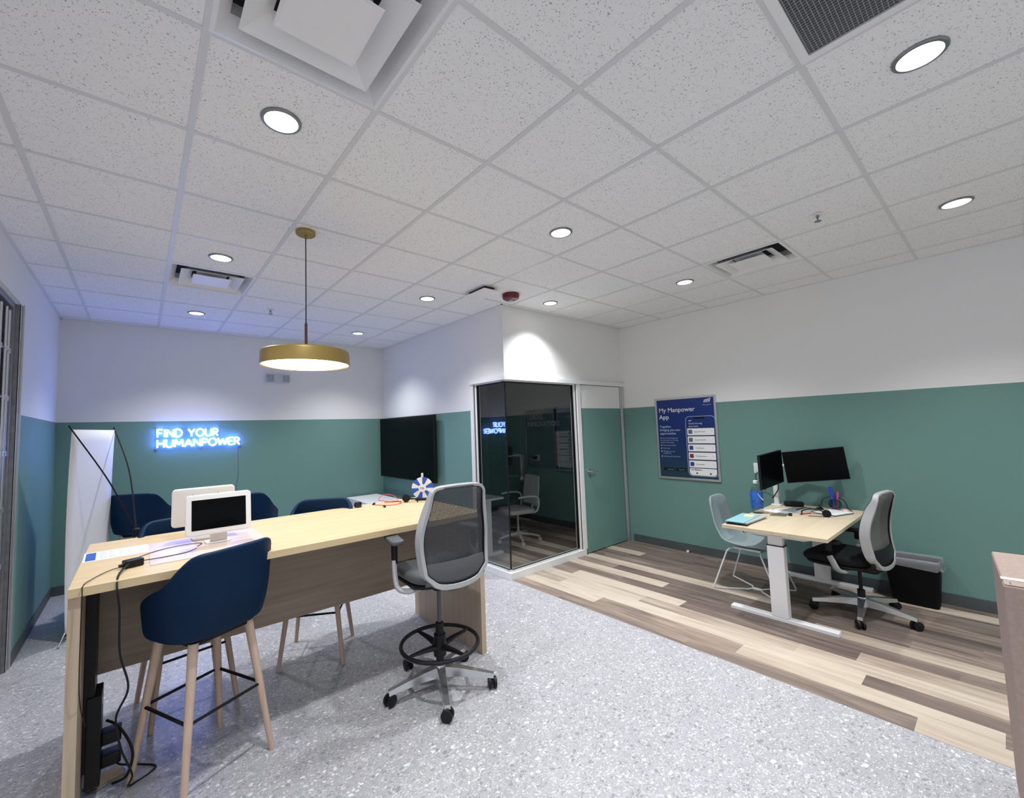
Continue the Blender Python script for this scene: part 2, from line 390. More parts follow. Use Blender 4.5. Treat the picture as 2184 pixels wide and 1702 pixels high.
struct(MB().box(XL-.12, XR+.12, YF, YB+.12, CEIL+.35, CEIL+.40).build('ceiling_deck', M_DUCT, smooth=False), 'dark deck above the suspended ceiling', 'ceiling')

# baseboards
def bb(n, x0, x1, y0, y1): struct(MB().box(x0, x1, y0, y1, 0, .10).build(n, M_BASEB, smooth=False, bev=.003), 'dark grey rubber baseboard', 'baseboard')
bb('baseboard_back', XL, XT, YB-.008, YB); bb('baseboard_left', XL, XL+.008, 3.75, YB-.008); bb('baseboard_right', XR-.008, XR, YF, 2.43); bb('baseboard_television', XT-.008, XT, 3.11, YB-.008)
bb('baseboard_booth', XR-.008, XR, YBO+.1, YB)

# ------------------------------------------------------------------ glass booth front
def trimbox(n, bxs, m, lab, bev=.002):
    mb = MB()
    for b in bxs: mb.box(*b)
    o = mb.build(n, m, smooth=False, bev=bev); struct(o, lab, 'trim'); return o
trimbox('trim_1', [(XT-.035, XT+.10, YBO-.035, 3.125, 2.165, 2.215), (XT+.10, XR, YBO-.035, YBO+.10, 2.165, 2.215)], M_FRAMEW, 'white head channel above the booth glass and door')
trimbox('trim_2', [(XT-.02, XT+.08, YBO-.02, 3.115, 0, .075), (XT+.08, 4.215, YBO-.02, YBO+.08, 0, .075)], M_FRAMEW, 'white sill under the booth glass')
trimbox('trim_3', [(XT-.02, XT+.08, 3.065, 3.12, .075, 2.165)], M_FRAMEW, 'white upright beside the television wall')
trimbox('trim_4', [(4.165, 4.235, YBO-.02, YBO+.08, 0.075, 2.165)], M_FRAMEW, 'white upright between the booth glass and the door')
trimbox('trim_5', [(5.125, 5.145, YBO-.015, YBO+.08, 0, 2.165), (5.148, 5.168, YBO-.03, YBO+.08, 0, 2.165), (5.172, XR, YBO-.02, YBO+.08, 0, 2.165)], M_ALU, 'stepped aluminium jamb right of the green door')
# window frames and panes
def wframe(x0, x1, y0, y1, z0, z1, t, alongx, mb, mi):
    if alongx:
        for b in ((x0, x1, z0, z0+t), (x0, x1, z1-t, z1), (x0, x0+t, z0+t, z1-t), (x1-t, x1, z0+t, z1-t)):
            mb.box(b[0], b[1], y0, y1, b[2], b[3], mi)
win = struct(thing('window_1', (3.55, YBO, 0), '', ''), 'large front pane of the glass booth', 'window')
GY = YBO+.02; GX = XT+.02
def wp(name, mb, m, par, bev=0):
    o = mb.build(name, m, None, smooth=False, bev=bev); o.parent = par; o.matrix_parent_inverse = Matrix.Translation(-par.location); return o
mb = MB().box(GX, 4.165, YBO+.005, YBO+.055, .075, .10).box(4.11, 4.165, YBO+.005, YBO+.055, .10, 2.165).box(GX, 4.11, YBO+.005, YBO+.055, 2.15, 2.165)
wp('window_frame', mb, M_FRAMEW, win, .001)
mb = MB().box(GX, 4.11, YBO+.001, YBO+.006, .10, .109).box(4.098, 4.11, YBO+.001, YBO+.03, .10, 2.15).box(GX, 4.11, YBO+.001, YBO+.006, 2.138, 2.15).box(4.158, 4.165, YBO-.002, YBO+.004, .076, 2.16)
wp('gasket', mb, M_BLK, win)
wp('pane', MB().box(GX+.012, 4.10, GY, GY+.010, .095, 2.155), M_GLASS, win)
wp('corner_seal', MB().box(GX-.001, GX+.011, GY-.001, GY+.011, .095, 2.155), M_BLK, win)
win2 = struct(thing('window_2', (XT, 2.8, 0), '', ''), 'narrow side pane of the glass booth', 'window')
mb = MB().box(XT+.005, XT+.055, GY+.05, 3.065, .075, .10).box(XT+.005, XT+.055, 3.015, 3.065, .10, 2.165).box(XT+.005, XT+.055, GY+.05, 3.015, 2.15, 2.165)
wp('window_frame', mb, M_FRAMEW, win2, .001)
mb = MB().box(XT+.001, XT+.006, GY, 3.02, .10, .109).box(XT+.001, XT+.03, 3.003, 3.015, .10, 2.15).box(XT+.001, XT+.006, GY, 3.02, 2.138, 2.15).box(XT-.002, XT+.004, 3.058, 3.065, .076, 2.16)
wp('gasket', mb, M_BLK, win2)
wp('pane', MB().box(GX, GX+.010, GY+.012, 3.01, .095, 2.155), M_GLASS, win2)
# door
dr = struct(thing('door_1', (4.24, YBO, 0), '', ''), 'flush booth door, green with a white band at the top', 'door')
wp('door_leaf', MB().box(4.24, 5.12, YBO-.005, YBO+.04, .012, 2.158), M_PAINT, dr, .001)
mb = MB().cyl((4.345, YBO-.005, 1.035), (4.345, YBO-.016, 1.035), .034, n=24).cyl((4.345, YBO-.016, 1.035), (4.345, YBO-.055, 1.035), .010)
mb.tube([(4.345, YBO-.052, 1.035), (4.40, YBO-.055, 1.035), (4.47, YBO-.05, 1.035)], [.014, .012, .011], 10)
wp('door_handle', mb, M_POL, dr)
# door stop on the right wall
ds = MB().cyl((XR-.009, 1.645, .02), (XR-.05, 1.645, .02), .012, n=12).cyl((XR-.05, 1.645, .02), (XR-.062, 1.645, .02), .016, n=12, mi=1).build('door_stop', [M_POL, M_WPL]); tag(ds, 'small chrome door stop low on the baseboard left of the guest chair', 'door stop')

# ------------------------------------------------------------------ opening at the left, jamb and folded grille
trimbox('trim_6', [(XL-.14, XL-.10, 3.66, 3.745, 0, 2.69), (XL-.10, XL-.004, 3.69, 3.745, 0, 2.695), (XL-.10, XL-.03, 3.62, 3.69, 0, 2.685)], M_ALUD, 'grey metal jamb of the shopfront opening')
trimbox('trim_7', [(XL-.012, XL+.008, 3.738, 3.752, 0, 2.70), (XL-.012, XL-.002, 3.69, 3.70, 0, 2.70)], M_ALU, 'bright metal edge strip of the shopfront opening')
gr = thing('folding_grille', (XL-.08, 3.4, 0), 'folded metal security grille stacked at the far left shopfront opening', 'security grille')
mb = MB()
for k, (dx, dy) in enumerate(((.03, .20), (-.01, .14), (.035, .08), (-.015, .02), (.03, -.05), (-.01, -.12), (.03, -.2), (-.01, -.28))):
    rod = MB().cyl((dx, dy, .02), (dx, dy, 2.62+.02*(k % 2)), .011, n=12)
    for z in (.35, .75, 1.15, 1.55, 1.95, 2.30): rod.cyl((dx, dy, z), (dx, dy, z+.035), .017, n=12)
    rod.build('grille_rod', M_ALUD if k % 2 else M_ALU, gr)
mb = MB()
for z in (.36, .76, 1.16, 1.56, 1.96, 2.31): MB().box(-.02, .04, -.30, .21, z, z+.012).build('grille_link', M_ALUD, gr, smooth=False)
MB().box(-.05, -.03, -.32, .28, .02, 2.64).build('grille_leaf', M_BLK, gr, smooth=False)
MB().box(-.07, .05, -.40, .22, 2.645, 2.685).build('top_track', M_ALUD, gr, smooth=False, bev=.002)

# ------------------------------------------------------------------ ceiling fixtures
dlab = ['round recessed downlight beside the largest square vent at the top left', 'round recessed downlight just above the square vent left of the pendant',
        'round recessed downlight below the square vent left of the pendant', 'round recessed downlight left of the white ceiling panel near the red alarm',
        'small round downlight nearest the corner of back wall and television wall', 'round recessed downlight in the middle of the ceiling, right of the pendant cable',
        'round recessed downlight beside the red alarm that throws a scallop on the booth wall', 'round recessed downlight left of the square vent over the desk',
        'flattened downlight near the right edge of the photo, above the desk chair', 'large round downlight at the top right, nearest the grey return grille']
proto = None
for (x, y), lab in zip(DL, dlab):
    if proto is None:
        proto = thing('downlight', (x, y, CEIL), lab, 'ceiling light', group='recessed downlights')
        MB().lathe([(.066, .003), (.082, .003), (.082, -.001), (.078, -.005), (.068, -.006), (.066, -.001)], 40).build('trim_ring', M_ALUD, proto)
        MB().lathe([(.0, .001), (.0665, .001), (.0665, -.002), (.0, -.004)], 40).build('lens', M_LAMPW, proto)
    else:
        c = dup(proto); c.location = (x, y, CEIL); c['label'] = lab
def sq(h, z): return [Vector((h*a, h*b, z)) for a, b in ((-1, -1), (1, -1), (1, 1), (-1, 1))]
def diffuser():
    t = thing('ceiling_vent', (0, 0, CEIL), '', 'air vent', group='square air vents in the ceiling')
    MB().loft([sq(.300, 0), sq(.285, -.003), sq(.245, .055), sq(.245, .058), sq(.300, .006)], cap=False, closed=True).build('vent_frame', M_WPL, t, smooth=False)
    MB().loft([sq(.224, -.006), sq(.221, -.008), sq(.135, .045), sq(.138, .047)], cap=False, closed=True).build('vent_ring', M_WPL, t, smooth=False)
    MB().loft([sq(.138, -.008), sq(.134, -.011), [Vector((0, -.085, .004)), Vector((.085, 0, .004)), Vector((0, .085, .004)), Vector((-.085, 0, .004))], sq(.001, .010), sq(.001, .03), sq(.11, .03)], cap=True).build('vent_plaque', M_WPL, t, smooth=False)
    MB().cyl((0, 0, .006), (0, 0, -.004), .012, n=16).build('screw_cap', M_WPL, t)
    mb = MB().loft([sq(.246, .057), sq(.246, .10)], cap=False)
    mb.add(sq(.246, .10), [(0, 1, 2, 3)], 1)
    mb.build('plenum', [M_WPL, M_DUCT], t, smooth=False)
    return t
v0 = diffuser(); v0.location = (T/2, T/2, CEIL); v0['label'] = 'square stepped air vent, the largest, cut by the top edge of the photo'
v1 = dup(v0); v1.location = (T/2, 5.5*T, CEIL); v1['label'] = 'square stepped air vent left of the pendant, with blue glints from the sign'
v2 = dup(v0); v2.location = (6.5*T, T/2, CEIL); v2['label'] = 'square stepped air vent above the desk on the right'
rg = thing('return_grille', (2.5*T, -1.5*T, CEIL), 'dark grey egg-crate return grille in a white frame at the top right', 'air grille')
MB().loft([sq(.300, 0), sq(.298, -.004), sq(.268, -.004), sq(.266, .01), sq(.300, .01)], cap=False, closed=True).build('grille_frame', M_WPL, rg, smooth=False)
mb = MB()
for k in range(-20, 21):
    a = k*.0131; mb.box(a-.0008, a+.0008, -.266, .266, -.0015, .011); mb.box(-.266, .266, a-.0008, a+.0008, -.0018, .011)
mb.build('egg_crate_core', mat('grille_grey', (.33, .34, .35), .5, bump=.02), rg, smooth=False)
MB().box(-.27, .27, -.27, .27, .02, .03).build('filter', M_DUCT, rg, smooth=False)
# white panel near the alarm
ap = thing('wireless_access_point', (2.46, 2.24, CEIL), 'flat white rectangular panel hanging just under the ceiling beside the red alarm', 'access point')
MB().rbox(.20, .34, .014, .02, .006, (0, 0, -.046)).build('cover', M_WPL, ap)
MB().box(-.06, .06, -.13, .13, -.032, 0).build('mounting_plate', M_BLK, ap, smooth=False)
al = thing('fire_alarm_strobe', (2.79, 2.17, CEIL), 'dark red round fire alarm strobe with clear lens under the ceiling', 'fire alarm')
MB().lathe([(.0, 0), (.088, 0), (.090, -.02), (.082, -.045), (.06, -.058), (.0, -.06)], 40).build('housing', M_RED, al)
MB().lathe([(.0, -.055), (.022, -.057), (.024, -.07), (.016, -.082), (.0, -.086)], 24).build('strobe_lens', mat('strobe_lens', (.6, .6, .62), .15, bump=.01), al)
def sprinkler(x, y, lab):
    t = thing('fire_sprinkler', (x, y, CEIL), lab, 'sprinkler', group='fire sprinklers')
    MB().lathe([(0, 0), (.032, 0), (.03, -.004), (0, -.006)], 24).build('escutcheon', M_WPL, t)
    mb = MB().cyl((0, 0, -.004), (0, 0, -.02), .009, n=12).tube([(0, 0, -.02), (.012, 0, -.03), (.003, 0, -.045)], .003, 6).tube([(0, 0, -.02), (-.012, 0, -.03), (-.003, 0, -.045)], .003, 6)
    mb.lathe([(0, -.045), (.02, -.045), (.02, -.048), (0, -.048)], 16)
    mb.build('sprinkler_head', M_ALUD, t)
sprinkler(3.386, -.30, 'small fire sprinkler in the ceiling above the desk, right side')
sprinkler(.929, 4.044, 'small fire sprinkler left of the pendant near the back wall')

# pendant
pd = thing('pendant_lamp', (.697, 1.934, 0), 'wide shallow brass disc pendant lamp hanging above the long high table', 'pendant lamp')
MB().lathe([(0, CEIL), (.062, CEIL), (.062, CEIL-.018), (.058, CEIL-.022), (0, CEIL-.022)], 40).lathe([(0, CEIL-.02), (.009, CEIL-.02), (.009, CEIL-.045), (0, CEIL-.045)], 16).build('canopy', M_BRASS, pd)
MB().cyl((0, 0, CEIL-.04), (0, 0, 2.37), .0035, n=8).build('cable', M_BLK, pd)
MB().lathe([(0, 2.385), (.005, 2.385), (.009, 2.37), (.009, 2.18), (0, 2.18)], 16).build('rod', M_BRONZE, pd)
MB().lathe([(0, 2.190), (.24, 2.190), (.262, 2.186), (.272, 2.178), (.275, 2.165), (.277, 2.092), (.273, 2.090), (.268, 2.097), (.266, 2.16), (0, 2.16)], 72).build('lamp_shade', M_BRASS, pd)
MB().lathe([(0, 2.108), (.267, 2.108), (.267, 2.098), (.25, 2.092), (0, 2.086)], 64).build('diffuser', M_PEND, pd)

# emergency light on the back wall
em = thing('emergency_light', (1.35, YB, 2.385), 'white two-headed emergency light box on the back wall under the pendant disc', 'emergency light')
MB().rbox(.30, .06, .115, .012, .006, (0, -.03, 0)).build('housing', mat('grey_white_plastic', (.56, .57, .59), .4, bump=.02), em)
M_EMG = mat('grey_lamp_head', (.36, .37, .385), .4, bump=.02)
for s in (-1, 1): MB().rbox(.08, .03, .09, .012, .006, (s*.105, -.072, .012)).build('lamp_head', M_EMG, em)

# ------------------------------------------------------------------ neon sign
ns = thing('neon_sign', (0, YB, 1.52), 'glowing blue-white neon sign reading FIND YOUR HUMANPOWER on the back wall', 'neon sign')
def arc(cx, cy, rx, ry, a0, a1, n=12): return [(cx+rx*math.cos(R(a0+(a1-a0)*i/n)), cy+ry*math.sin(R(a0+(a1-a0)*i/n))) for i in range(n+1)]
GL = {  # strokes on a 1-high cell
 'F': (.52, [[(0, 0), (0, 1), (.5, 1)], [(0, .52), (.42, .52)]]), 'I': (.04, [[(.02, 0), (.02, 1)]]),
 'N': (.68, [[(0, 0), (0, 1), (.68, 0), (.68, 1)]]), 'D': (.68, [[(0, 0), (0, 1), (.25, 1)]+arc(.25, .5, .43, .5, 90, -90)+[(0, 0)]]),
 'Y': (.68, [[(0, 1), (.34, .45), (.68, 1)], [(.34, .45), (.34, 0)]]), 'O': (.82, [arc(.41, .5, .41, .5, 90, 450, 24)]),
 'U': (.66, [[(0, 1), (0, .35)]+arc(.33, .33, .33, .33, 180, 360)+[(.66, 1)]]), 'R': (.55, [[(0, 0), (0, 1), (.25, 1)]+arc(.25, .73, .27, .27, 90, -90)+[(0, .46)], [(.25, .46), (.55, 0)]]),
 'H': (.66, [[(0, 0), (0, 1)], [(.66, 0), (.66, 1)], [(0, .5), (.66, .5)]]), 'M': (.84, [[(0, 0), (.08, 1), (.42, .25), (.76, 1), (.84, 0)]]),
 'A': (.74, [[(0, 0), (.37, 1), (.74, 0)], [(.15, .34), (.59, .34)]]), 'P': (.53, [[(0, 0), (0, 1), (.25, 1)]+arc(.25, .73, .28, .27, 90, -90)+[(0, .46)]]),
 'W': (1.0, [[(0, 1), (.22, 0), (.5, .9), (.78, 0), (1.0, 1)]]), 'E': (.48, [[(.48, 1), (0, 1), (0, 0), (.48, 0)], [(0, .52), (.42, .52)]])}
def neon_line(txt, x0, x1, z0, h):
    gap = .20; tot = sum(GL[c][0] if c != ' ' else .30 for c in txt)+gap*(len(txt)-1); k = (x1-x0)/tot; x = x0
    for c in txt:
        if c == ' ': x += (.30+gap)*k; continue
        wd, st = GL[c]; mb = MB()
        for s in st:
            P3 = [Vector((x+px*k, -.032, z0+pz*h)) for px, pz in s]; Q = [P3[0]]
            for i in range(1, len(P3)-1):
                a, b, c_ = P3[i-1], P3[i], P3[i+1]; l1, l2 = (b-a).length, (c_-b).length
                if (b-a).angle(c_-b, 0) > R(30): Q += [b+(a-b)*min(.5, .004/l1), b+(c_-b)*min(.5, .004/l2)]
                else: Q.append(b)
            Q.append(P3[-1]); mb.tube(Q, .0085, 8, ref=(0, 1, 0))
        mb.build('letter', M_NEON, ns); x += (wd+gap)*k
neon_line('FIND YOUR', .012, .632, .140, .092)
neon_line('HUMANPOWER', .012, .876, .015, .092)
MB().box(-.015, .90, -.016, -.011, -.012, .125).box(-.015, .66, -.016, -.011, .125, .25).build('backing_panel', M_CLEAR, ns, smooth=False)
mb = MB()
for (x, z) in ((0, 0), (.885, 0), (0, .24), (.65, .24), (.45, 0)): MB().cyl((x, 0, z), (x, -.02, z), .007, n=10).build('standoff', M_ALU, ns)
MB().tube(catmull([(.87, -.01, 0), (.865, -.006, -.15), (.875, -.006, -.35), (.85, -.006, -.55), (.835, -.006, -.72), (.845, -.006, -.95), (.84, -.006, -1.2)], 6), .0022, 6).build('power_cord', mat('clear_cord', (.14, .2, .2), .3, bump=.02), ns)

# ------------------------------------------------------------------ television
tv = thing('television', (XT, 4.665, .93), 'large flat black wall-mounted television on the projecting wall', 'television')
MB().rbox(.045, 1.64, .915, .004, .004, (-.075, 0, 0)).build('casing', M_BLK, tv)
MB().box(-.099, -.0965, -.812, .812, .012, .905).build('screen', M_SCREEN, tv, smooth=False)
MB().box(-.055, 0, -.3, .3, .25, .65).build('wall_mount', M_BLK, tv, smooth=False)

# ------------------------------------------------------------------ poster on the right wall
def poster_frame(t, W, Hh):
    MB().box(-W/2, -W/2+.026, -.018, 0, 0, Hh).box(W/2-.026, W/2, -.018, 0, 0, Hh).box(-W/2+.026, W/2-.026, -.018, 0, 0, .026).box(-W/2+.026, W/2-.026, -.018, 0, Hh-.026, Hh).build('poster_frame', M_ALU, t, smooth=False, bev=.004)
def wallm(x, z, dy=-.0075): # text placed on poster sheet: local x right, z up, facing -y
    return Matrix.Translation((x, dy, z)) @ Matrix.Rotation(R(90), 4, 'X')
def grad_mat():
    m, N, L, P = newmat('poster_print')
    tc = N.new('ShaderNodeTexCoord'); sp = N.new('ShaderNodeSeparateXYZ'); L.new(tc.outputs['Object'], sp.inputs[0])
    cr = N.new('ShaderNodeValToRGB'); el = cr.color_ramp.elements
    el[0].position = .02; el[0].color = (.012, .045, .065, 1); el[1].position = .95; el[1].color = (.008, .030, .20, 1); q = el.new(.45); q.color = (.008, .030, .13, 1)
    L.new(sp.outputs[2], cr.inputs[0]); L.new(cr.outputs[0], P.inputs['Base Color']); P.inputs['Roughness'].default_value = .3
    return m
M_PRINT = grad_mat(); M_INK = mat('white_print', (.75, .77, .82), .5, bump=.01); M_INKD = mat('dark_print', (.05, .05, .09), .5, bump=.01); M_INKB = mat('pale_blue_print', (.42, .48, .62), .5, bump=.01)
def rrect(x0, x1, z0, z1, r, y, mb, mi=0, rb=None):
    o = []
    for (cx, cz, a0, q) in ((x1, z1, 0, r), (x0, z1, 90, r), (x0, z0, 180, rb or r), (x1, z0, 270, rb or r)):
        sx = -1 if cx == x1 else 1; sz = -1 if cz == z1 else 1
        for k in range(5):
            a = R(a0+22.5*k); o.append(Vector((cx+sx*q+math.cos(a)*q, y, cz+sz*q+math.sin(a)*q)))
    return mb.loft([o, [p+Vector((0, .0012, 0)) for p in o]], mi)
PW, PH = .79, 1.05
ps = thing('poster', (XR, 1.60, .90), 'blue framed poster advertising a phone app on the green right wall', 'poster', R(-90))
# facing -x : local -y -> world -x, local x -> world -y
poster_frame(ps, PW, PH)
MB().box(-PW/2+.02, PW/2-.02, -.007, -.001, .02, PH-.02).build('poster_sheet', M_PRINT, ps, smooth=False)
def tadd(mb, body, size, x, z, mi=0, align='LEFT', off=0., dy=-.009): mb.mesh(textmesh(body, size, align, 0, off), wallm(x, z, dy), mi)
mb = MB()
tadd(mb, 'My Manpower', .082, -.345, .865, off=.0009); tadd(mb, 'App', .082, -.345, .775, off=.0009)
for k in range(5):
    xx = .245+k*.0165; h0 = .036+.004*k
    mb.add([(xx, -.009, .965), (xx+.009, -.009, .965), (xx+.024, -.009, .965+h0), (xx+.015, -.009, .965+h0)], [(0, 1, 2, 3)])
mb.build('poster_headline', M_INK, ps, smooth=False, recalc=False)
mb = MB()
tadd(mb, 'Manpower', .024, .235, .928)
for i, s in enumerate(('Together,', 'bringing you new', 'opportunities')): tadd(mb, s, .040, -.345, .665-i*.045, off=.0006)
for i, s in enumerate(('Discover everything you', 'can do with our new app', 'instead of five days')): tadd(mb, s, .024, -.345, .520-i*.028)
for s, z in (('Set up your profile', .427), ('Find a job', .388), ('Manage your pay', .349), ('Upload your documents', .283)): tadd(mb, s, .023, -.312, z)
tadd(mb, 'assignments', .023, -.312, .324)
for z in (.434, .395, .356, .290): mb.cyl((-.335, -.009, z), (-.335, -.010, z), .009, n=12)
tadd(mb, 'Google Play', .018, -.275, .118); tadd(mb, 'App Store', .018, -.115, .118)
mb.build('poster_small_print', M_INKB, ps, smooth=False, recalc=False)
mb = MB(); rrect(-.32, -.18, .108, .145, .006, -.0085, mb); rrect(-.16, -.02, .108, .145, .006, -.0085, mb); mb.build('store_badge', M_BLK, ps, smooth=False)
mb = MB(); rrect(.005, .372, .055, .800, .05, -.0085, mb); rrect(.011, .366, .061, .794, .045, -.0092, mb, 1); rrect(.11, .25, .765, .790, .010, -.0099, mb, 2)
ph = mb.build('phone_picture', [M_INKB, M_PRINT, M_BLK], ps, smooth=False)
mb = MB(); tadd(mb, 'Good morning,', .028, .045, .700, dy=-.0108); tadd(mb, 'John Smith', .028, .045, .665, dy=-.0108)
for k in range(3): mb.add([(.045+k*.012, -.0108, .738), (.053+k*.012, -.0108, .738), (.060+k*.012, -.0108, .752), (.052+k*.012, -.0108, .752)], [(0, 1, 2, 3)])
mb.build('phone_greeting', M_INK, ps, smooth=False, recalc=False)
ic = [(.10, .14, .16), (.10, .14, .16), (.03, .05, .28), (.25, .02, .05), (.03, .05, .28)]
for k, s in enumerate(('Search for jobs', 'Contact details', 'Time Sheets', 'Pay Statements', 'Documents')):
    z1 = .648-k*.1005; mb = MB(); rrect(.024, .354, z1-.086, z1, .008, -.0105, mb); c = mb.build('app_card', M_PAPER, ps, smooth=False)
    mb = MB(); rrect(.038, .086, z1-.068, z1-.018, .006, -.012, mb); mb.build('card_icon', mat('icon_'+str(k), ic[k], .4, bump=.01), c, smooth=False)
    mb = MB(); tadd(mb, s, .022, .112, z1-.050, dy=-.0128); tadd(mb, '>', .022, .318, z1-.050, dy=-.0128); mb.build('card_text', M_INKD, c, smooth=False, recalc=False)
mb = MB(); rrect(.024, .354, .065, .150, .006, -.0105, mb, 0, .04); c = mb.build('app_footer', M_PAPER, ps, smooth=False)
mb = MB(); tadd(mb, 'Your Manpower', .021, .04, .128, dy=-.0128, off=.0006); rrect(.105, .125, .082, .1, .004, -.0125, mb); rrect(.27, .29, .082, .1, .004, -.0125, mb); mb.build('footer_text', M_INKD, c, smooth=False, recalc=False)
# poster inside the booth
p2 = thing('dark_poster', (XR, 4.14, .90), 'dark poster reading I DRIVE INNOVATION inside the unlit glass booth', 'poster', R(-90))
poster_frame(p2, PW, PH)
MB().box(-PW/2+.02, PW/2-.02, -.007, -.001, .02, PH-.02).build('poster_sheet', mat('dark_poster_print', (.012, .022, .06), .35, var=.5, vscale=4), p2, smooth=False)
mb = MB(); tadd(mb, 'I DRIVE', .12, -.33, .86, off=.002); tadd(mb, 'INNOVATION', .12, -.33, .74, off=.002)
for i in range(3): tadd(mb, 'the right people, the right place', .022, -.30, .16-i*.03)
mb.build('poster_headline', M_INK, p2, smooth=False, recalc=False)

# ------------------------------------------------------------------ long high table
TX0, TX1, TY0, TY1, TZ = -.37, 1.83, 1.51, 2.53, 1.02
tb = thing('high_table', ((TX0+TX1)/2, 2.02, 0), 'long counter-height maple table with panel ends under the pendant', 'table')
hx = (TX1-TX0)/2
MB().box(-hx, hx, -.51, .51, TZ-.038, TZ).build('tabletop', M_LAM, tb, smooth=False, bev=.0015)
for s in (-1, 1): MB().box(s*hx-(.04 if s > 0 else 0), s*hx+(.04 if s < 0 else 0), -.495, .485, 0, TZ-.038).build('end_panel', M_LAMV, tb, smooth=False, bev=.001)
MB().box(-hx+.04, hx-.04, -.01, .01, .45, TZ-.038).build('modesty_panel', M_LAMP, tb, smooth=False, bev=.001)
# power column inside the left end panel
pc = thing('cable_column', (-.30, 1.86, 0), 'black vertical power column with plugs inside the left end of the high table', 'power column')
MB().box(-.030, .010, -.09, .07, .12, .98).build('column', M_BLK, pc, smooth=False, bev=.003)
MB().box(-.018, .035, -.10, .05, .05, .45).build('power_strip', M_BLK, pc, smooth=False, bev=.004)
for z in (.10, .20): MB().rbox(.075, .07, .055, .01, .006, (.07, -.03, z)).build('plug', M_BLK, pc)
MB().box(.035, .037, -.07, -.045, .40, .43).build('white_tag', M_PAPER, pc, smooth=False)
fo = thing('floor_outlet', (-.245, 1.89, 0), 'open tan and grey floor power outlet under the left table end', 'floor outlet', R(20))
MB().rbox(.13, .085, .012, .025, .004).build('outlet_cover', mat('tan_plastic', (.40, .28, .11), .5, bump=.05), fo)
MB().rbox(.17, .115, .006, .04, .002).build('outlet_rim', M_ALUD, fo)
cable('power_cable', [(-.17, 1.73, 1.045), (-.21, 1.60, 1.03), (-.215, 1.49, 1.0), (-.205, 1.475, .90), (-.20, 1.48, .72), (-.17, 1.52, .55), (-.21, 1.60, .40), (-.19, 1.62, .25), (-.15, 1.66, .10), (-.16, 1.74, .008), (-.06, 1.80, .008), (-.12, 1.88, .008), (-.20, 1.86, .06), (-.24, 1.84, .14)], .0045, M_BLK, 'thick black power cable hanging from the power brick over the table edge', 'cable')
cable('thin_cable', [(-.15, 1.70, 1.035), (-.24, 1.72, 1.026), (-.31, 1.58, 1.026), (-.325, 1.505, 1.022), (-.325, 1.498, .98), (-.325, 1.50, .6), (-.31, 1.62, .4)], .002, M_BLK, 'thin black cable running over the left corner of the high table', 'cable')
cable('outlet_cable', [(-.25, 1.83, .30), (-.20, 1.80, .26), (-.15, 1.74, .16), (-.17, 1.74, .06), (-.22, 1.79, .02)], .006, M_BLK, 'black cable with a white band dropping to the floor outlet', 'cable')
pb = thing('power_brick', (-.165, 1.735, TZ), 'small black power brick lying near the left end of the high table', 'power brick', R(20))
MB().rbox(.075, .05, .036, .008, .005).build('casing', M_BLK, pb); MB().cyl((-.037, 0, .017), (-.055, 0, .017), .007, n=10).build('cable_boot', M_BLK, pb)
cable('kiosk_cable', [(-.13, 1.76, 1.035), (-.05, 1.80, 1.026), (.05, 1.82, 1.026), (.10, 1.86, 1.03)], .0022, M_BLK, 'short black cable from the power brick to the front kiosk', 'cable')
cable('loop_cable', [(-.20, 1.72, 1.03), (-.17, 1.86, 1.026), (-.06, 1.99, 1.026), (.06, 2.03, 1.026), (.135, 2.0, 1.026), (.11, 1.93, 1.026)], .002, M_BLK, 'thin black cable looping on the pinkish glow patch towards the kiosk', 'cable')
mt = MB().box(-.10, .44, 1.68, 2.24, TZ, TZ+.003).build('glow_patch', mat('pink_glow_tint', (.66, .53, .46), .35, bump=.02), smooth=False); tag(mt, 'pale pinkish rectangle of painted glow on the table under the two kiosks', 'painted glow')  # thin sheet whose pink colour stands in for kiosk glow on the tabletop
fl = thing('flyer', (-.22, 2.13, TZ), 'white printed flyer with a blue square on the left end of the high table', 'flyer', R(2))
MB().box(-.148, .148, -.115, .115, .0004, .0014).build('paper_sheet', M_PAPER, fl, smooth=False)
M_PBLU = mat('flyer_blue', (.02, .10, .42), .5, bump=.01)
MB().box(-.14, -.10, -.10, .10, .0015, .0019).build('blue_block', M_PBLU, fl, smooth=False)
mb = MB()
for i in range(6):
    for j in range(9):
        ww = .012+.05*random.random(); mb.box(-.085+i*.038, -.085+i*.038+ww*.5, .095-j*.022, .095-j*.022+.006, .0015, .0019)
mb.build('flyer_text', mat('grey_print', (.30, .31, .35), .6, bump=.01), fl, smooth=False)

# kiosks
def kiosk(loc, lab, rz, m, zo=0.):
    t = thing('tablet_kiosk', loc, lab, 'tablet kiosk', rz, 'tablet kiosks on the high table')
    tilt = Matrix.Translation((0, 0, .17+zo)) @ Matrix.Rotation(R(-6), 4, 'X') @ Matrix.Rotation(R(90), 4, 'X')
    MB().rbox(.325, .23, .028, .022, .008, (0, 0, -.014), mx=tilt).build('tablet_enclosure', m, t)
    s = MB().rbox(.268, .168, .002, .003, .0005, (0, 0, .0135), mx=tilt).build('screen', M_SCREEN, t)
    MB().rbox(.085, .02, .15+zo, .004, .003, (0, .018, .003)).build('stand', M_WPL2, t)
    MB().rbox(.13, .10, .008, .02, .003, (0, .045, .0)).build('base_plate', M_WPL2, t)
    mb = MB()
    for x in (-.07, .06): mb.box(x-.0015, x+.0015, .012+.0, .034, .215+zo, .245+zo)
    mb.build('vent_slot', M_BLK, t, smooth=False)
    return t
kiosk((.215, 1.95, TZ+.003), 'white tablet kiosk with black screen facing the camera on the high table', 0, M_WPL)
kiosk((.165, 2.20, TZ+.003), 'white tablet kiosk turned away, just behind the front kiosk', math.pi, M_WPL2, .02)
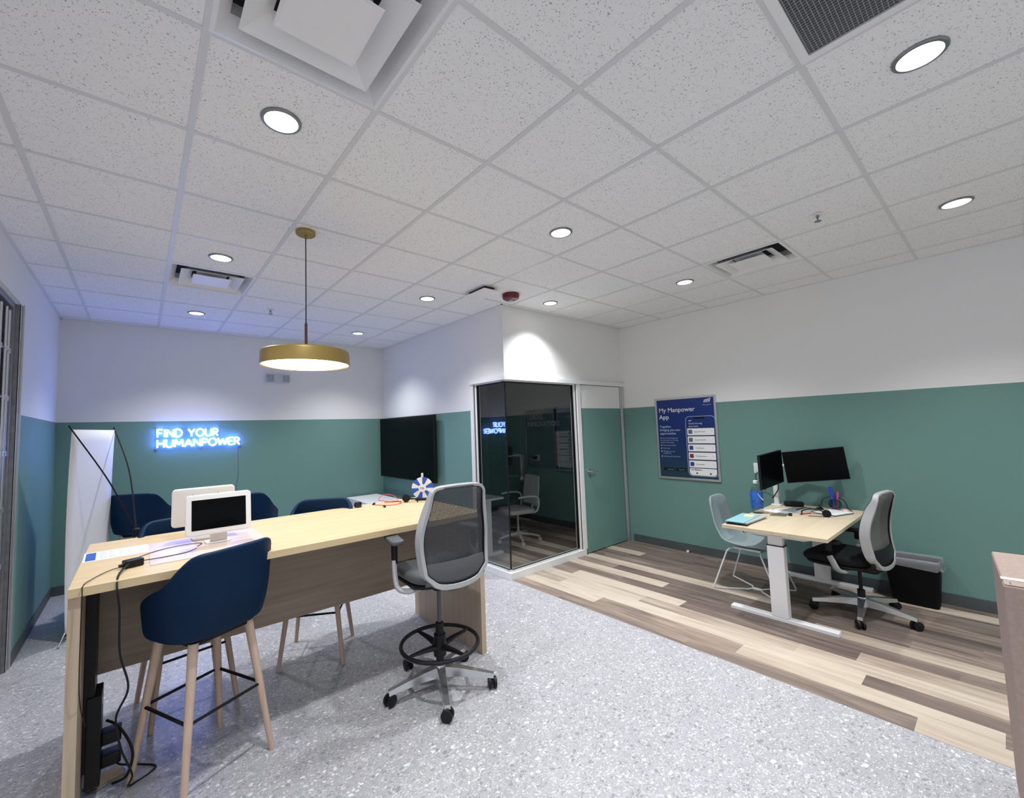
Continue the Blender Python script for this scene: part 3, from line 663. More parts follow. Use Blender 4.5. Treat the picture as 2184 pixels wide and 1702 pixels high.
# small things at the far end of the table
sp = thing('desk_speaker', (1.245, 2.44, TZ), 'small black shiny round gadget at the far edge of the high table', 'speaker')
MB().lathe([(0, 0), (.026, 0), (.030, .008), (.031, .03), (.024, .042), (0, .044)], 24).build('body', mat('gloss_black', (.01, .01, .012), .12, bump=.01), sp)
cable('speaker_cable', [(1.235, 2.46, TZ+.01), (1.15, 2.50, TZ+.004), (1.03, 2.525, TZ+.003)], .0015, M_BLK, 'thin dark wire leading from the small round gadget', 'cable')
hs = MB().tube(catmull([(1.38, 2.42, TZ+.004), (1.45, 2.30, TZ+.004), (1.56, 2.30, TZ+.006), (1.58, 2.40, TZ+.012), (1.47, 2.42, TZ+.015), (1.50, 2.33, TZ+.02), (1.60, 2.36, TZ+.012), (1.55, 2.45, TZ+.006), (1.44, 2.47, TZ+.03), (1.50, 2.50, TZ+.065), (1.58, 2.48, TZ+.05), (1.60, 2.42, TZ+.01)], 7), .0028, 6).build('red_cable', M_REDW); tag(hs, 'tangled red cable loop near the far end of the high table', 'cable')
for (x, y, lab, a) in ((1.37, 2.43, 'black plug at the left end of the tangled red cable', .4), (1.39, 2.24, 'black plug nearest the camera beside the tangled red cable', 1.0)):
    t = MB().tube([(0, 0, .008), (.03, .012, .009), (.045, .02, .009)], [.007, .009, .004], 8).build('cable_plug', M_BLK, None, (x, y, TZ), a); tag(t, lab, 'plug')
mic = thing('desk_microphone', (1.64, 2.33, TZ), 'black device with round disc head lying on the high table', 'microphone', R(-50))
MB().cyl((-.01, -.013, .035), (-.01, .010, .035), .033, n=24).build('disc_head', M_BLK, mic)
MB().cyl((0, 0, .03), (.22, 0, .03), .008, n=10).cyl((.09, 0, .03), (.09, 0, .002), .006, n=8).cyl((.085, 0, .03), (.105, 0, .03), .014, n=10).build('stem', M_BLK, mic)
wh = thing('prize_wheel', (1.79, 2.33, TZ), 'blue and white tabletop prize wheel on a stand at the far table end', 'prize wheel', R(-40))
M_WB = mat('wheel_blue', (.02, .10, .55), .4, bump=.01)
seg = 12; mb = MB()
for k in range(seg):
    a0, a1 = 2*math.pi*k/seg, 2*math.pi*(k+1)/seg
    pts = [(0, 0)]+[(.095*math.cos(a0+(a1-a0)*q/4), .095*math.sin(a0+(a1-a0)*q/4)) for q in range(5)]
    mb.loft([[Vector((x, -.006, .105+z)) for x, z in pts], [Vector((x, .006, .105+z)) for x, z in pts]], k % 2)
mb.build('wheel', [M_WB, M_PAPER], wh, smooth=False)
MB().cyl((0, -.006, .105), (0, -.012, .105), .034, n=24).build('hub_label', M_PAPER, wh)
mb = MB().mesh(textmesh('mp', .03, 'CENTER'), wallm(0, .098, -.0135)); mb.build('hub_mark', M_INKD, wh, smooth=False, recalc=False)
MB().box(-.008, .008, .008, .02, 0, .235).box(-.06, .06, -.03, .06, 0, .008).build('stand', M_BLK, wh, smooth=False, bev=.002)
MB().box(-.008, .008, -.01, .01, .20, .235).build('pointer', M_WPL, wh, smooth=False)

# ------------------------------------------------------------------ blue bar stools
def sm(a, b, x):
    t = max(0, min(1, (x-a)/(b-a))); return t*t*(3-2*t)
def stool(lab, loc, rz):
    t = thing('bar_stool', loc, lab, 'bar stool', rz, 'navy bar stools with wooden legs')
    # forward = +y ; back wall at -y.  shell built as rings around the seat
    n = 48; zb = .685; rings = []
    def rim(th):   # th = angle from the back, 0..180
        a = abs(th)
        K = [(0, 0), (30, .002), (44, .012), (56, .038), (70, .085), (84, .148), (98, .200), (110, .222), (180, .222)]
        for (a0, d0), (a1, d1) in zip(K[:-1], K[1:]):
            if a <= a1: dr_ = d0+(d1-d0)*(a-a0)/(a1-a0); break
        return 1.102-dr_-.115*sm(96, 140, a)
    def ring(rad, hfun):
        o = []
        for k in range(n):
            th = 360*k/n; th = th-360 if th > 180 else th
            sa, ca_ = math.sin(R(th)), -math.cos(R(th))
            e = .62
            x = math.copysign(abs(sa)**e, sa); y = math.copysign(abs(ca_)**e, ca_)
            o.append((x, y, th, rad, hfun(th)))
        return o
    def place(x, y, h, zz, th):
        # half sizes grow with height
        s = (zz-zb)/.42
        wx = .236+.016*min(1, s*2.2); wy = .215+.02*min(1, s*2.2)
        lean = -.035*s if abs(th) < 100 else 0
        return Vector((x*wx*h, y*wy*h*(.86 if y > 0 else 1.)+lean, zz))
    allr = []
    for rad in (.05, .45, .8): allr.append([place(x, y, rad, zb-.004*(1-rad), th) for x, y, th, _, _ in ring(1, rim)])
    for fz in (.03, .10, .25, .45, .65, .82, .93, 1.0):
        o = []
        for x, y, th, _, h in ring(1, rim):
            zz = zb+(h-zb)*fz; k = 1. if fz > .2 else (.93+.07*(fz/.2)**.6)
            o.append(place(x, y, k, zz, th))
        allr.append(o)
    s = MB().loft(allr, cap=True); sh = s.build('shell', M_BLUE, t, ang=180)
    # open the rim: remove last cap face, keep the bottom one
    bm = bmesh.new(); bm.from_mesh(sh.data)
    top = [f_ for f_ in bm.faces if len(f_.verts) > 4 and f_.calc_center_median().z > .75]
    bmesh.ops.delete(bm, geom=top, context='FACES_ONLY'); bm.to_mesh(sh.data); bm.free()
    so = sh.modifiers.new('thick', 'SOLIDIFY'); so.thickness = .032; so.offset = -1
    q = sh.modifiers.new('sub', 'SUBSURF'); q.levels = 1; q.render_levels = 2
    MB().rbox(.39, .33, .08, .10, .03, (0, -.005, .715)).build('seat_cushion', M_BLUE, t)
    fr = MB().rbox(.30, .30, .02, .03, .005, (0, 0, .660)).build('seat_base', M_BLK, t)
    for sx, sy in ((-1, -1), (1, -1), (1, 1), (-1, 1)):
        MB().tube([(sx*.135, sy*.135, .675), (sx*.215, sy*.215, .0)], [.022, .0135], 16).build('leg', M_LEG, t)
    zr = .345; h = .135+(.655-zr)/.655*.08+.006
    pts = []
    for sx, sy, a0 in ((1, 1, 0), (-1, 1, 90), (-1, -1, 180), (1, -1, 270)):
        for k in range(5):
            a = R(a0+22.5*k); pts.append((sx*(h-.02)+.02*math.cos(a), sy*(h-.02)+.02*math.sin(a), zr))
    MB().tube(pts, .0075, 8, closed=True).build('footrest', M_BLK, t)
    return t
s1 = stool('navy bar stool seen from behind, nearest the camera at the high table', (.125, 1.655, 0), R(25))
def stool2(lab, x, y, rz):
    c = dup(s1); c.location = (x, y, 0); c.rotation_euler = (0, 0, rz); c['label'] = lab
stool2('navy bar stool across the high table, its back showing behind the kiosks', .106, 2.38, R(188))
stool2('navy bar stool across the high table, between kiosks and prize wheel', .91, 2.40, R(150))
stool2('dark blue stool by the back wall, behind the front kiosk', .70, 3.85, R(-28))
stool2('dark blue stool near the left wall, behind the white banner', -.09, 4.80, R(-28))

# ------------------------------------------------------------------ task chairs
def task_chair(lab, loc, rz, hs, ring, base_off, cat='office chair', name='office_chair', mats=None, arms=(1, 1), yo=0., ah=0.):
    fr, rim_, pol, seatm, blk, netm = mats
    t = thing(name, loc, lab, cat, rz)
    # star base
    mb = MB()
    for k in range(5):
        a = R(base_off+72*k)-rz; c, s_ = math.cos(a), math.sin(a)
        mx = Matrix.Rotation(a, 4, 'Z')
        def sec(x, w_, z0, z1): return [Vector((x, -w_, z0)), Vector((x, w_, z0)), Vector((x, w_*.75, z1)), Vector((x, -w_*.75, z1))]
        mb.loft([sec(.03, .036, .080, .138), sec(.12, .029, .082, .130), sec(.26, .022, .074, .106), sec(.340, .018, .066, .092)], mx=mx)
    mb.lathe([(0, .07), (.04, .07), (.045, .11), (.032, .145), (0, .145)], 24)
    mb.build('star_base', pol, t, ang=50)
    for k in range(5):
        a = R(base_off+72*k)-rz; ca_ = .33*math.cos(a), .33*math.sin(a)
        cst = MB(); mx = Matrix.Translation((ca_[0], ca_[1], 0)) @ Matrix.Rotation(a+R(35+40*k), 4, 'Z')
        for s_ in (-1, 1):
            cst.lathe([(0, -.011), (.024, -.011), (.034, -.007), (.034, .007), (.024, .011), (0, .011)], 20, mx=mx @ Matrix.Translation((s_*.017, 0, .034)) @ Matrix.Rotation(R(90), 4, 'Y'))
        cst.cyl((0, 0, .030), (0, 0, .080), .008, n=10, mx=mx)
        cst.box(-.006, .006, -.018, .022, .028, .058, mx=mx)
        cst.build('caster', blk, t)
    # column
    mb = MB().lathe([(0, .05), (.026, .05), (.026, .20 if not ring else .40), (.018, .205 if not ring else .405), (0, .205 if not ring else .405)], 20)
    mb.build('column', blk, t)
    MB().cyl((0, 0, .2), (0, 0, hs-.09), .013, n=14).build('gas_lift', blk if not ring else M_DGREY, t)
    if ring:
        mb = MB(); pts = [(.245*math.cos(2*math.pi*k/40), .245*math.sin(2*math.pi*k/40), .275) for k in range(40)]
        mb.tube(pts, .0125, 10, closed=True)
        for k in range(4):
            a = R(10+90*k); mb.tube([(.03*math.cos(a), .03*math.sin(a), .255), (.12*math.cos(a), .12*math.sin(a), .268), (.24*math.cos(a), .24*math.sin(a), .275)], [.028, .020, .012], 8, flat=.6)
        mb.lathe([(0, .20), (.04, .20), (.044, .26), (.036, .33), (0, .33)], 24)
        mb.build('foot_ring', blk, t)
    # mechanism + seat
    MB().rbox(.20, .26, .06, .04, .015, (0, -.02, hs-.125)).build('mechanism', blk, t)
    s = MB(); rings = []
    for z, k in ((hs-.075, .86), (hs-.06, .95), (hs-.035, .99), (hs-.015, .97), (hs-.003, .90), (hs+.002, .7), (hs+.002, .35)):
        o = []
        for j in range(36):
            a = 2*math.pi*j/36; c, q = math.cos(a), math.sin(a)
            x = math.copysign(abs(c)**.55, c)*.245*k; y = math.copysign(abs(q)**.55, q)*.235*k+.03+yo
            o.append(Vector((x, y, z-.03*max(0, (y-yo-.14)/.12)**2+.006*(x/.24)**2)))
        rings.append(o)
    s.loft(rings); s.build('seat', seatm, t, ang=60)
    MB().rbox(.44, .42, .025, .12, .01, (0, .03+yo, hs-.098)).build('seat_pan', blk, t)
    # arms
    for sd, on in ((-1, arms[0]), (1, arms[1])):
        if not on: continue
        mb = MB(); P_ = [(sd*.10, -.06+yo, hs-.105), (sd*.22, -.06+yo, hs-.115), (sd*.285, -.045+yo, hs-.09), (sd*.295, -.02+yo, hs-.03), (sd*.292, yo, hs+.07-ah)]
        mb.tube(catmull(P_, 5), .030, 12, flat=.5); mb.build('arm_bracket', fr, t)
        MB().rbox(.03, .045, .13-ah, .01, .003, (sd*.29, yo, hs+.05)).build('arm_post', blk, t)
        mx = Matrix.Translation((sd*.28, .03+yo, hs+.172-ah)) @ Matrix.Rotation(R(8*sd), 4, 'Z')
        MB().rbox(.085, .23, .028, .035, .010, (0, 0, 0), mx=mx).build('arm_pad', M_DGREY if ring else blk, t)
    # back : surface y(z), half width w(z)
    z0, z1 = hs-.085, hs+.525
    def by(z):
        u = (z-z0)/(z1-z0); return yo-.282+.058*math.sin(math.pi*min(1, u/.92))-.018*u
    def hw(u):
        return .205+.035*math.sin(min(1, u/.75)*math.pi*.62)-.055*sm(.42, 1.06, u)
    out = []
    for k in range(14): # left side from bottom up
        u = .16+.76*k/13; out.append((-hw(u), u))
    out += [(-hw(.95)+.012, .965), (-hw(1)+.035, .99), (-.10, 1.0), (0, 1.003), (.10, 1.0), (hw(1)-.035, .99), (hw(.95)-.012, .965)]
    for k in range(14):
        u = .92-.76*k/13; out.append((hw(u), u))
    out += [(.185, .10), (.15, .045), (.09, .012), (0, .0), (-.09, .012), (-.15, .045), (-.185, .10)]
    out = [(p.x, p.y) for p in catmull([(x_, u_, 0) for x_, u_ in out], 2, True)]
    n = len(out); rings = []; inner = []
    for i, (x, u) in enumerate(out):
        z = z0+u*(z1-z0); y = by(z)
        px, pu = out[i-1]; qx, qu = out[(i+1) % n]
        tx, tz = qx-px, (qu-pu)*(z1-z0); l = math.hypot(tx, tz); nx, nz = tz/l, -tx/l  # inward for this winding
        cx, cz = -x, (.55*(z1-z0)+z0)-z
        if nx*cx+nz*cz < 0: nx, nz = -nx, -nz
        d = .036+.034*(1-sm(.75, 1., u))*sm(.0, .25, u)   # fore-aft depth
        wdt = .018+.006*(1-sm(.72, 1, u))+.008*(1-sm(.0, .14, u))
        yb = y-d*.30; yf = y+d*.62
        rings.append([Vector((x, yb, z)), Vector((x+nx*wdt, yb, z+nz*wdt)), Vector((x+nx*wdt*.8, yf, z+nz*wdt*.8)), Vector((x-nx*.004, yf, z-nz*.004))])
        inner.append([Vector((x+nx*wdt*.9, yb+.006, z+nz*wdt*.9)), Vector((x+nx*(wdt+.005), yb+.006, z+nz*(wdt+.005))), Vector((x+nx*(wdt+.004), yf+.004, z+nz*(wdt+.004))), Vector((x+nx*.002, yf+.004, z+nz*.002)), Vector((x+nx*.002, yf+.0005, z+nz*.002)), Vector((x+nx*wdt*.8, yf+.0005, z+nz*wdt*.8))])
    bf = MB().loft(rings, cap=False, closed=True).build('back_frame', fr, t, ang=40, bev=.004)
    MB().loft(inner, cap=False, closed=True).build('back_rim', rim_, t, ang=40)
    # net
    mb = MB(); NU, NX = 22, 10; vs_ = []
    for i in range(NU+1):
        u = .20+.785*i/NU; w_ = hw(u)-.012-(.03 if i == NU else 0)
        for j in range(NX+1):
            q = -1+2*j/NX; z = z0+u*(z1-z0); vs_.append((q*w_, by(z)-.002-.018*(1-q*q)*(1 if u > .3 else .6), z))
    mb.add(vs_, [(i*(NX+1)+j, i*(NX+1)+j+1, (i+1)*(NX+1)+j+1, (i+1)*(NX+1)+j) for i in range(NU) for j in range(NX)])
    mb.build('back_mesh', netm, t, ang=180, recalc=False)
    # lumbar roll and yoke
    mb = MB(); rr = []
    for j in range(13):
        q = -1+2*j/12; x = q*(hw(.2)-.02); y = by(z0+.13*(z1-z0))-.028*(1-q*q)+.015; zc = z0+.165*(z1-z0)
        rr.append([Vector((x, y+.016*math.cos(2*math.pi*k/10), zc+.066*math.sin(2*math.pi*k/10))) for k in range(10)])
    mb.loft(rr); mb.build('lumbar_support', M_DGREY if ring else blk, t, ang=60)
    MB().tube(catmull([(0, -.02, hs-.10), (0, -.16+yo, hs-.115), (0, -.245+yo, hs-.085), (0, by(z0+.08), z0+.07)], 5), [.045]*5+[.04]*5+[.05]*6, 12, flat=.4).build('back_yoke', blk, t)
    return t
NET = mesh_fabric('black_net', (.055, .057, .062), 120, 120, .5, .52); NETL = mesh_fabric('grey_net', (.12, .12, .115), 120, 120, .55, .55)
task_chair('tall drafting chair with silver frame, mesh back and black foot ring at the high table', (1.355, 1.40, 0), R(-4), .775, True, 28, 'drafting chair', 'drafting_chair', (M_SILV, M_BLK, M_POL, M_DGREY, M_BLK, NET), yo=.015)
task_chair('silver and black mesh-back office chair pushed under the white-legged desk', (4.47, -.145, 0), R(-8), .495, False, 43, 'office chair', 'office_chair', (M_SILV, M_BLK, M_POL, M_BLKF, M_BLK, NETL), yo=.09, ah=.06)

# ------------------------------------------------------------------ desk
DX0, DX1, DY0, DY1, DZ = 3.775, 5.17, -.11, .635, .73
dk = thing('standing_desk', (4.47, .2625, 0), 'sit-stand desk with pale wood top and white steel T legs against the right wall', 'desk')
hx, hy = (DX1-DX0)/2, (DY1-DY0)/2
MB().box(-hx, hx, -hy, hy, DZ-.028, DZ).build('desktop', M_DESK, dk, smooth=False, bev=.0015)
for sx in (-1, 1):
    x = -.585 if sx < 0 else .63
    MB().box(x-.035, x+.035, -.375, .375, 0, .032).build('foot', M_FRAMEW, dk, smooth=False, bev=.006)
    MB().box(x-.035, x+.035, -.06, .06, .032, .60).build('leg', M_FRAMEW, dk, smooth=False, bev=.004)
    MB().box(x-.028, x+.028, -.052, .052, .60, .68).build('leg_extension', M_FRAMEW, dk, smooth=False, bev=.003)
    MB().box(x-.037, x+.037, -.062, .062, .596, .602).build('leg_collar', M_BLK, dk, smooth=False)
    MB().prism([(-.33, 0), (.33, 0), (.20, -.035), (-.20, -.035)], -.025, .025, mx=Matrix.Translation((x, 0, DZ-.028)) @ Matrix.Rotation(R(90), 4, 'Z') @ Matrix.Rotation(R(90), 4, 'X')).build('top_bracket', M_FRAMEW, dk, smooth=False)
MB().box(-.55, .6, -.03, .03, DZ-.065, DZ-.03).build('cross_rail', M_FRAMEW, dk, smooth=False, bev=.003)
MB().box(-.56, -.36, .14, .26, DZ-.075, DZ-.029).build('control_box', M_BLK, dk, smooth=False, bev=.004)

# monitor arm + monitors
ma = thing('twin_monitor_stand', (5.02, .585, DZ), 'white double monitor stand clamped at the left rear corner of the desk', 'monitor stand')
MB().rbox(.11, .09, .012, .015, .003).build('clamp', M_FRAMEW, ma)
MB().rbox(.055, .045, .40, .01, .003, (0, 0, .01)).build('post', M_FRAMEW, ma)
MB().tube([(0, -.02, .40), (-.12, -.06, .41), (-.30, -.075, .41)], [.022, .018, .014], 12).tube([(0, -.02, .40), (.04, -.17, .42), (.02, -.30, .44)], [.022, .018, .014], 12).build('arm', M_FRAMEW, ma)
def monitor(lab, p0, p1, zc, h, roll=0.):
    # p0 = viewer-left end, p1 = viewer-right end
    dx, dy = p1[0]-p0[0], p1[1]-p0[1]; w_ = math.hypot(dx, dy); rz = math.atan2(dy, dx)
    t = thing('computer_monitor', ((p0[0]+p1[0])/2, (p0[1]+p1[1])/2, zc), lab, 'monitor', rz, 'computer monitors on the desk arm'); t.rotation_euler = (0, R(roll), rz)
    MB().rbox(w_, .022, h, .004, .003, (0, .012, -h/2)).build('casing', M_BLK, t)
    MB().box(-w_/2+.005, w_/2-.005, -.0015, .0012, -h/2+.006, h/2-.006).build('screen', M_SCREEN, t, smooth=False)
    MB().rbox(.12, .03, .12, .01, .006, (0, .035, -.06)).build('mount_plate', M_BLK, t)
monitor('black monitor on the left of the pair, angled edge-on above the desk', (4.345, .49), (4.875, .467), 1.142, .325, -2.6)
monitor('black monitor on the right of the pair, seen broadside above the desk', (4.885, .455), (5.085, -.01), 1.162, .312, -6.)
cable('monitor_cable', [(4.62, .53, 1.03), (4.60, .56, .97), (4.66, .57, .93), (4.74, .58, .95), (4.80, .56, 1.03)], .004, M_BLK, 'black cable hanging below the left monitor', 'cable')
cable('post_cable', [(4.99, .56, 1.05), (4.93, .54, .98), (4.96, .55, .90), (5.0, .62, .80)], .005, M_BLK, 'black cable looped around the white monitor post', 'cable')
# outlet
ol = thing('wall_outlet', (XR, .79, 1.03), 'white wall outlet with black plug behind the left monitor', 'outlet', R(-90))
MB().rbox(.115, .007, .115, .004, .003, (0, -.0035, 0)).build('outlet_plate', M_WPL, ol); MB().rbox(.05, .05, .05, .008, .005, (.03, -.03, .04)).build('plug', M_BLK, ol)
cable('outlet_lead', [(5.165, .76, 1.07), (5.12, .80, 1.03), (5.13, .80, .96), (5.12, .72, .95), (5.05, .66, 1.0)], .004, M_BLK, 'black lead looping from the wall outlet to the monitor arm', 'cable')

# items on the desk
bo = thing('water_bottle', (4.47, .585, DZ), 'clear plastic water bottle with blue label and white cap on the desk', 'bottle'); bo.scale = (1.36, 1.36, 1.2)
MB().lathe([(0, .0), (.030, .0), (.036, .008), (.0375, .03), (.0385, .04), (.0385, .165), (.037, .18), (.030, .205), (.018, .228), (.0135, .235), (.0135, .25), (0, .25)], 32).build('bottle_body', M_CLEAR, bo)
MB().lathe([(.0392, .042), (.0396, .044), (.0396, .170), (.0392, .172)], 32).build('label_wrap', mat('label_blue', (.02, .12, .50), .35, var=.5, vscale=14), bo, recalc=False)
MB().lathe([(0, .236), (.0165, .236), (.0165, .256), (.014, .259), (0, .259)], 24).build('cap', M_WPL, bo)
mbx = MB()
for z, a0, a1 in ((.12, -150, -80),):
    rg_ = []
    for k in range(13):
        a = R(a0+(a1-a0)*k/12); zz = .155-.05*math.sin(math.pi*k/12*.6)
        rg_.append([Vector((.0400*math.cos(a), .0400*math.sin(a), zz)), Vector((.0400*math.cos(a), .0400*math.sin(a), zz+.010))])
    vs_ = [p for r_ in rg_ for p in r_]; mbx.add(vs_, [(2*i, 2*i+2, 2*i+3, 2*i+1) for i in range(12)])
mbx.build('label_swoosh', M_PAPER, bo, recalc=False)
def folder(name, lab, m, x, y, w_, d_, z, a, cat='folder', th=.006, g=None):
    o = MB().box(-w_/2, w_/2, -d_/2, d_/2, 0, th).build(name, m, None, (x, y, z), R(a), smooth=False, bev=.0008); tag(o, lab, cat, g); return o
folder('black_folder', 'black folder at the bottom of the stack on the desk corner', M_BLK, 3.97, .545, .30, .165, DZ, 5, th=.010)
folder('document_stack', 'thin stack of grey papers under the blue folder', mat('grey_papers', (.45, .47, .48), .6, bump=.05), 4.06, .535, .42, .17, DZ+.010, -3, 'papers', .012)
folder('blue_folder', 'pale blue folder on top of the stack on the desk corner', mat('sky_folder', (.28, .55, .62), .35, bump=.02), 4.03, .555, .42, .15, DZ+.022, 2, 'folder', .006)
folder('sticky_notes', 'pad of pale yellow sticky notes on the blue folder', mat('sticky_yellow', (.80, .74, .38), .6, bump=.02), 4.13, .54, .10, .075, DZ+.028, 8, 'sticky notes', .006)
folder('loose_sheet', 'white sheet of paper in the middle of the desk below the monitors', M_PAPER, 4.72, .44, .28, .21, DZ, -32, 'paper', .001)
folder('plastic_sleeve', 'greyish plastic document sleeve overlapping the white sheet', mat('grey_sleeve', (.50, .51, .53), .25, bump=.02), 4.83, .36, .28, .20, DZ+.001, -18, 'document sleeve', .002)
folder('brown_sheet', 'brown translucent sheet lying on the desk near the bottle', mat('brown_sheet', (.26, .21, .16), .35, bump=.02), 4.50, .42, .15, .13, DZ, 10, 'sheet', .001)
nb = thing('notebook', (4.86, .085, DZ), 'spiral calendar notebook lying open near the front edge of the desk', 'notebook', R(-20))
MB().box(-.13, .13, -.10, .10, 0, .008).build('cover', M_DGREY, nb, smooth=False, bev=.001); MB().box(-.125, .125, -.095, .095, .008, .014).build('pages', M_PAPER, nb, smooth=False)
mb = MB()
for k in range(4): mb.box(-.10+k*.06, -.095+k*.06, -.04, .07, .0141, .0146); mb.box(-.10+k*.06, -.07+k*.06, .065, .07, .0141, .0146)
mb.build('page_marks', M_INKD, nb, smooth=False)
cs = thing('glasses_case', (5.03, .44, DZ), 'black rounded case on the desk under the monitors', 'case', R(-65)); MB().rbox(.17, .075, .05, .03, .015).build('case_body', M_BLKF, cs)
usb = thing('black_dongle', (4.53, .335, DZ), 'small black adapter beside the brown sheet on the desk', 'adapter', R(15)); MB().rbox(.075, .028, .016, .004, .003).build('casing', M_BLK, usb)
hp = thing('headset', (4.62, .17, DZ), 'black telephone headset with one ear cushion lying on the desk', 'headset', R(-70))
MB().tube(catmull([(-.09, .02, .012), (-.085, .07, .03), (-.03, .10, .045), (.04, .09, .045), (.085, .05, .03), (.09, 0, .025)], 6), .0055, 8).build('headband', M_BLK, hp)
MB().cyl((.09, -.018, .03), (.09, .012, .03), .033, n=20).build('ear_cushion', M_BLKF, hp); MB().tube([(.09, -.02, .02), (.04, -.06, .012), (-.05, -.06, .012)], .003, 6).build('microphone_boom', M_BLK, hp)
pr = thing('red_pen', (4.68, .25, DZ), 'red pen lying behind the headset', 'pen', R(-25)); MB().cyl((-.07, 0, .006), (.06, 0, .006), .005, n=8).cyl((.06, 0, .006), (.07, 0, .006), .005, .001, n=8).build('barrel', M_REDW, pr)
gb = thing('pen_globe', (5.05, .105, DZ), 'round clear glass bowl holding pens at the back of the desk', 'pen holder')
MB().lathe([(0, .002), (.03, .002), (.035, .006), (.05, .03), (.055, .06), (.046, .09), (.028, .108), (.025, .106), (.042, .088), (.050, .06), (.045, .032), (.0, .012)], 32).build('bowl', glass_mat('smoke_glass', (.62, .66, .68), 1.5, .02), gb)
for (dx, dy, c, lab, h, r_) in ((-.008, .012, (.02, .06, .55), 'thick blue marker standing in the glass bowl', .21, .012), (.004, -.012, (.70, .06, .30), 'pink pen standing in the glass bowl', .16, .007), (.012, .0, (.05, .05, .35), 'dark blue pen standing in the glass bowl', .15, .006)):
    o = thing('pen', (5.05+dx, .105+dy, DZ+.014), lab, 'pen', group='pens in the glass bowl')
    MB().cyl((0, 0, 0), (dx*.8, dy*.8, h-.05), r_, n=10).build('barrel', mat('pen_ink', c, .3, bump=.01), o); MB().cyl((dx*.8, dy*.8, h-.05), (dx*1.1, dy*1.1, h), r_*1.15, n=10).build('cap', mat('pen_cap', c, .3, bump=.01), o)
pk = thing('pink_mouse', (5.0, .02, DZ), 'small pale pink object beside the notebook', 'mouse', R(20)); MB().rbox(.09, .05, .025, .024, .011).build('shell', mat('pale_pink', (.75, .50, .55), .4, bump=.01), pk)
cable('desk_cable', [(4.80, .36, DZ+.01), (4.95, .33, DZ+.01), (4.93, .24, DZ+.012), (4.84, .20, DZ+.012), (4.80, .24, DZ+.01)], .004, M_BLK, 'black cable coiled between papers and headset', 'cable')
cable('charger_cable', [(4.95, .26, DZ+.01), (5.02, .22, DZ+.02), (5.03, .19, DZ+.10), (5.08, .12, DZ+.125), (5.12, .05, DZ+.09), (5.11, .02, DZ+.02), (5.06, -.02, DZ+.006)], .0035, M_BLK, 'black cable draped over the glass pen bowl', 'cable')
tp = thing('tape_dispenser', (4.98, .21, DZ), 'small black tape dispenser in front of the pen bowl', 'tape dispenser', R(20)); MB().rbox(.09, .05, .018, .01, .004).cyl((0, -.012, .025), (0, .012, .025), .022, n=20).build('body', M_BLK, tp)

# ------------------------------------------------------------------ guest chair
gc = thing('guest_chair', (4.44, .64, 0), 'grey-blue upholstered shell chair with white wire base left of the desk', 'chair', math.pi)
# forward +y local -> world -y
prof = [(-.335, .875), (-.325, .80), (-.305, .70), (-.28, .60), (-.245, .51), (-.19, .455), (-.10, .43), (0., .425), (.10, .43), (.19, .435), (.225, .425), (.235, .405)]
wid = [.170, .195, .208, .218, .228, .234, .236, .236, .234, .225, .205, .19]
vs_ = []; NX = 10
for (y, z), w_ in zip(prof, wid):
    i = prof.index((y, z))
    for j in range(NX+1):
        q = -1+2*j/NX; lift = .035*abs(q)**3*(1 if 2 <= i <= 9 else .3); fwd = .035*abs(q)**3 if i < 5 else 0
        cor = -.03*abs(q)**6 if i == 0 else 0
        vs_.append((q*w_, y+fwd, z+(lift if i >= 4 else 0)+cor))
mb = MB().add(vs_, [(i*(NX+1)+j, i*(NX+1)+j+1, (i+1)*(NX+1)+j+1, (i+1)*(NX+1)+j) for i in range(len(prof)-1) for j in range(NX)])
o = mb.build('seat_shell', M_GUEST, gc, ang=180, recalc=False); q = o.modifiers.new('thick', 'SOLIDIFY'); q.thickness = .02; q.offset = 0; q = o.modifiers.new('sub', 'SUBSURF'); q.levels = 1; q.render_levels = 2
for s in (-1, 1):
    mb = MB().tube([(s*.12, -.14, .395), (s*.17, -.15, .395), (s*.19, -.165, .375), (s*.235, -.29, .02), (s*.225, -.29, .008), (s*.06, -.05, .008), (s*.015, -.03, .008), (s*.015, .05, .008), (s*.06, .08, .008), (s*.21, .27, .008), (s*.225, .265, .02), (s*.19, .13, .375), (s*.17, .12, .395), (s*.12, .12, .395)], .0075, 10)
    mb.build('wire_leg', M_FRAMEW, gc, ang=60)
MB().tube([(-.15, -.14, .395), (.15, -.14, .395)], .0075, 8).tube([(-.15, .12, .395), (.15, .12, .395)], .0075, 8).box(-.14, .14, -.13, .11, .395, .412).build('seat_support', M_FRAMEW, gc)

# ------------------------------------------------------------------ waste bin with liner
bi = thing('waste_bin', (5.07, -.40, 0), 'black rectangular waste bin with clear plastic liner at the right wall', 'waste bin')
def rr(hx_, hy_, z, r_=.03, wob=0.):
    o = []
    for sx, sy, a0 in ((1, 1, 0), (-1, 1, 90), (-1, -1, 180), (1, -1, 270)):
        for k in range(6):
            a = R(a0+18*k); x = sx*(hx_-r_)+r_*math.cos(a); y = sy*(hy_-r_)+r_*math.sin(a)
            o.append(Vector((x, y, z))+Vector(((random.random()-.5)*wob, (random.random()-.5)*wob, (random.random()-.5)*wob)))
    return o
MB().loft([rr(.085, .145, 0), rr(.11, .175, .38), rr(.105, .17, .38), rr(.08, .14, .012)]).build('bin_body', mat('bin_black', (.004, .004, .005), .6, spec=.12, bump=.03), bi)
M_BAG = mat('liner_film', (.72, .75, .79), .2, bump=.3, bscale=60); M_BAG.node_tree.nodes['Principled BSDF'].inputs['Alpha'].default_value = .22
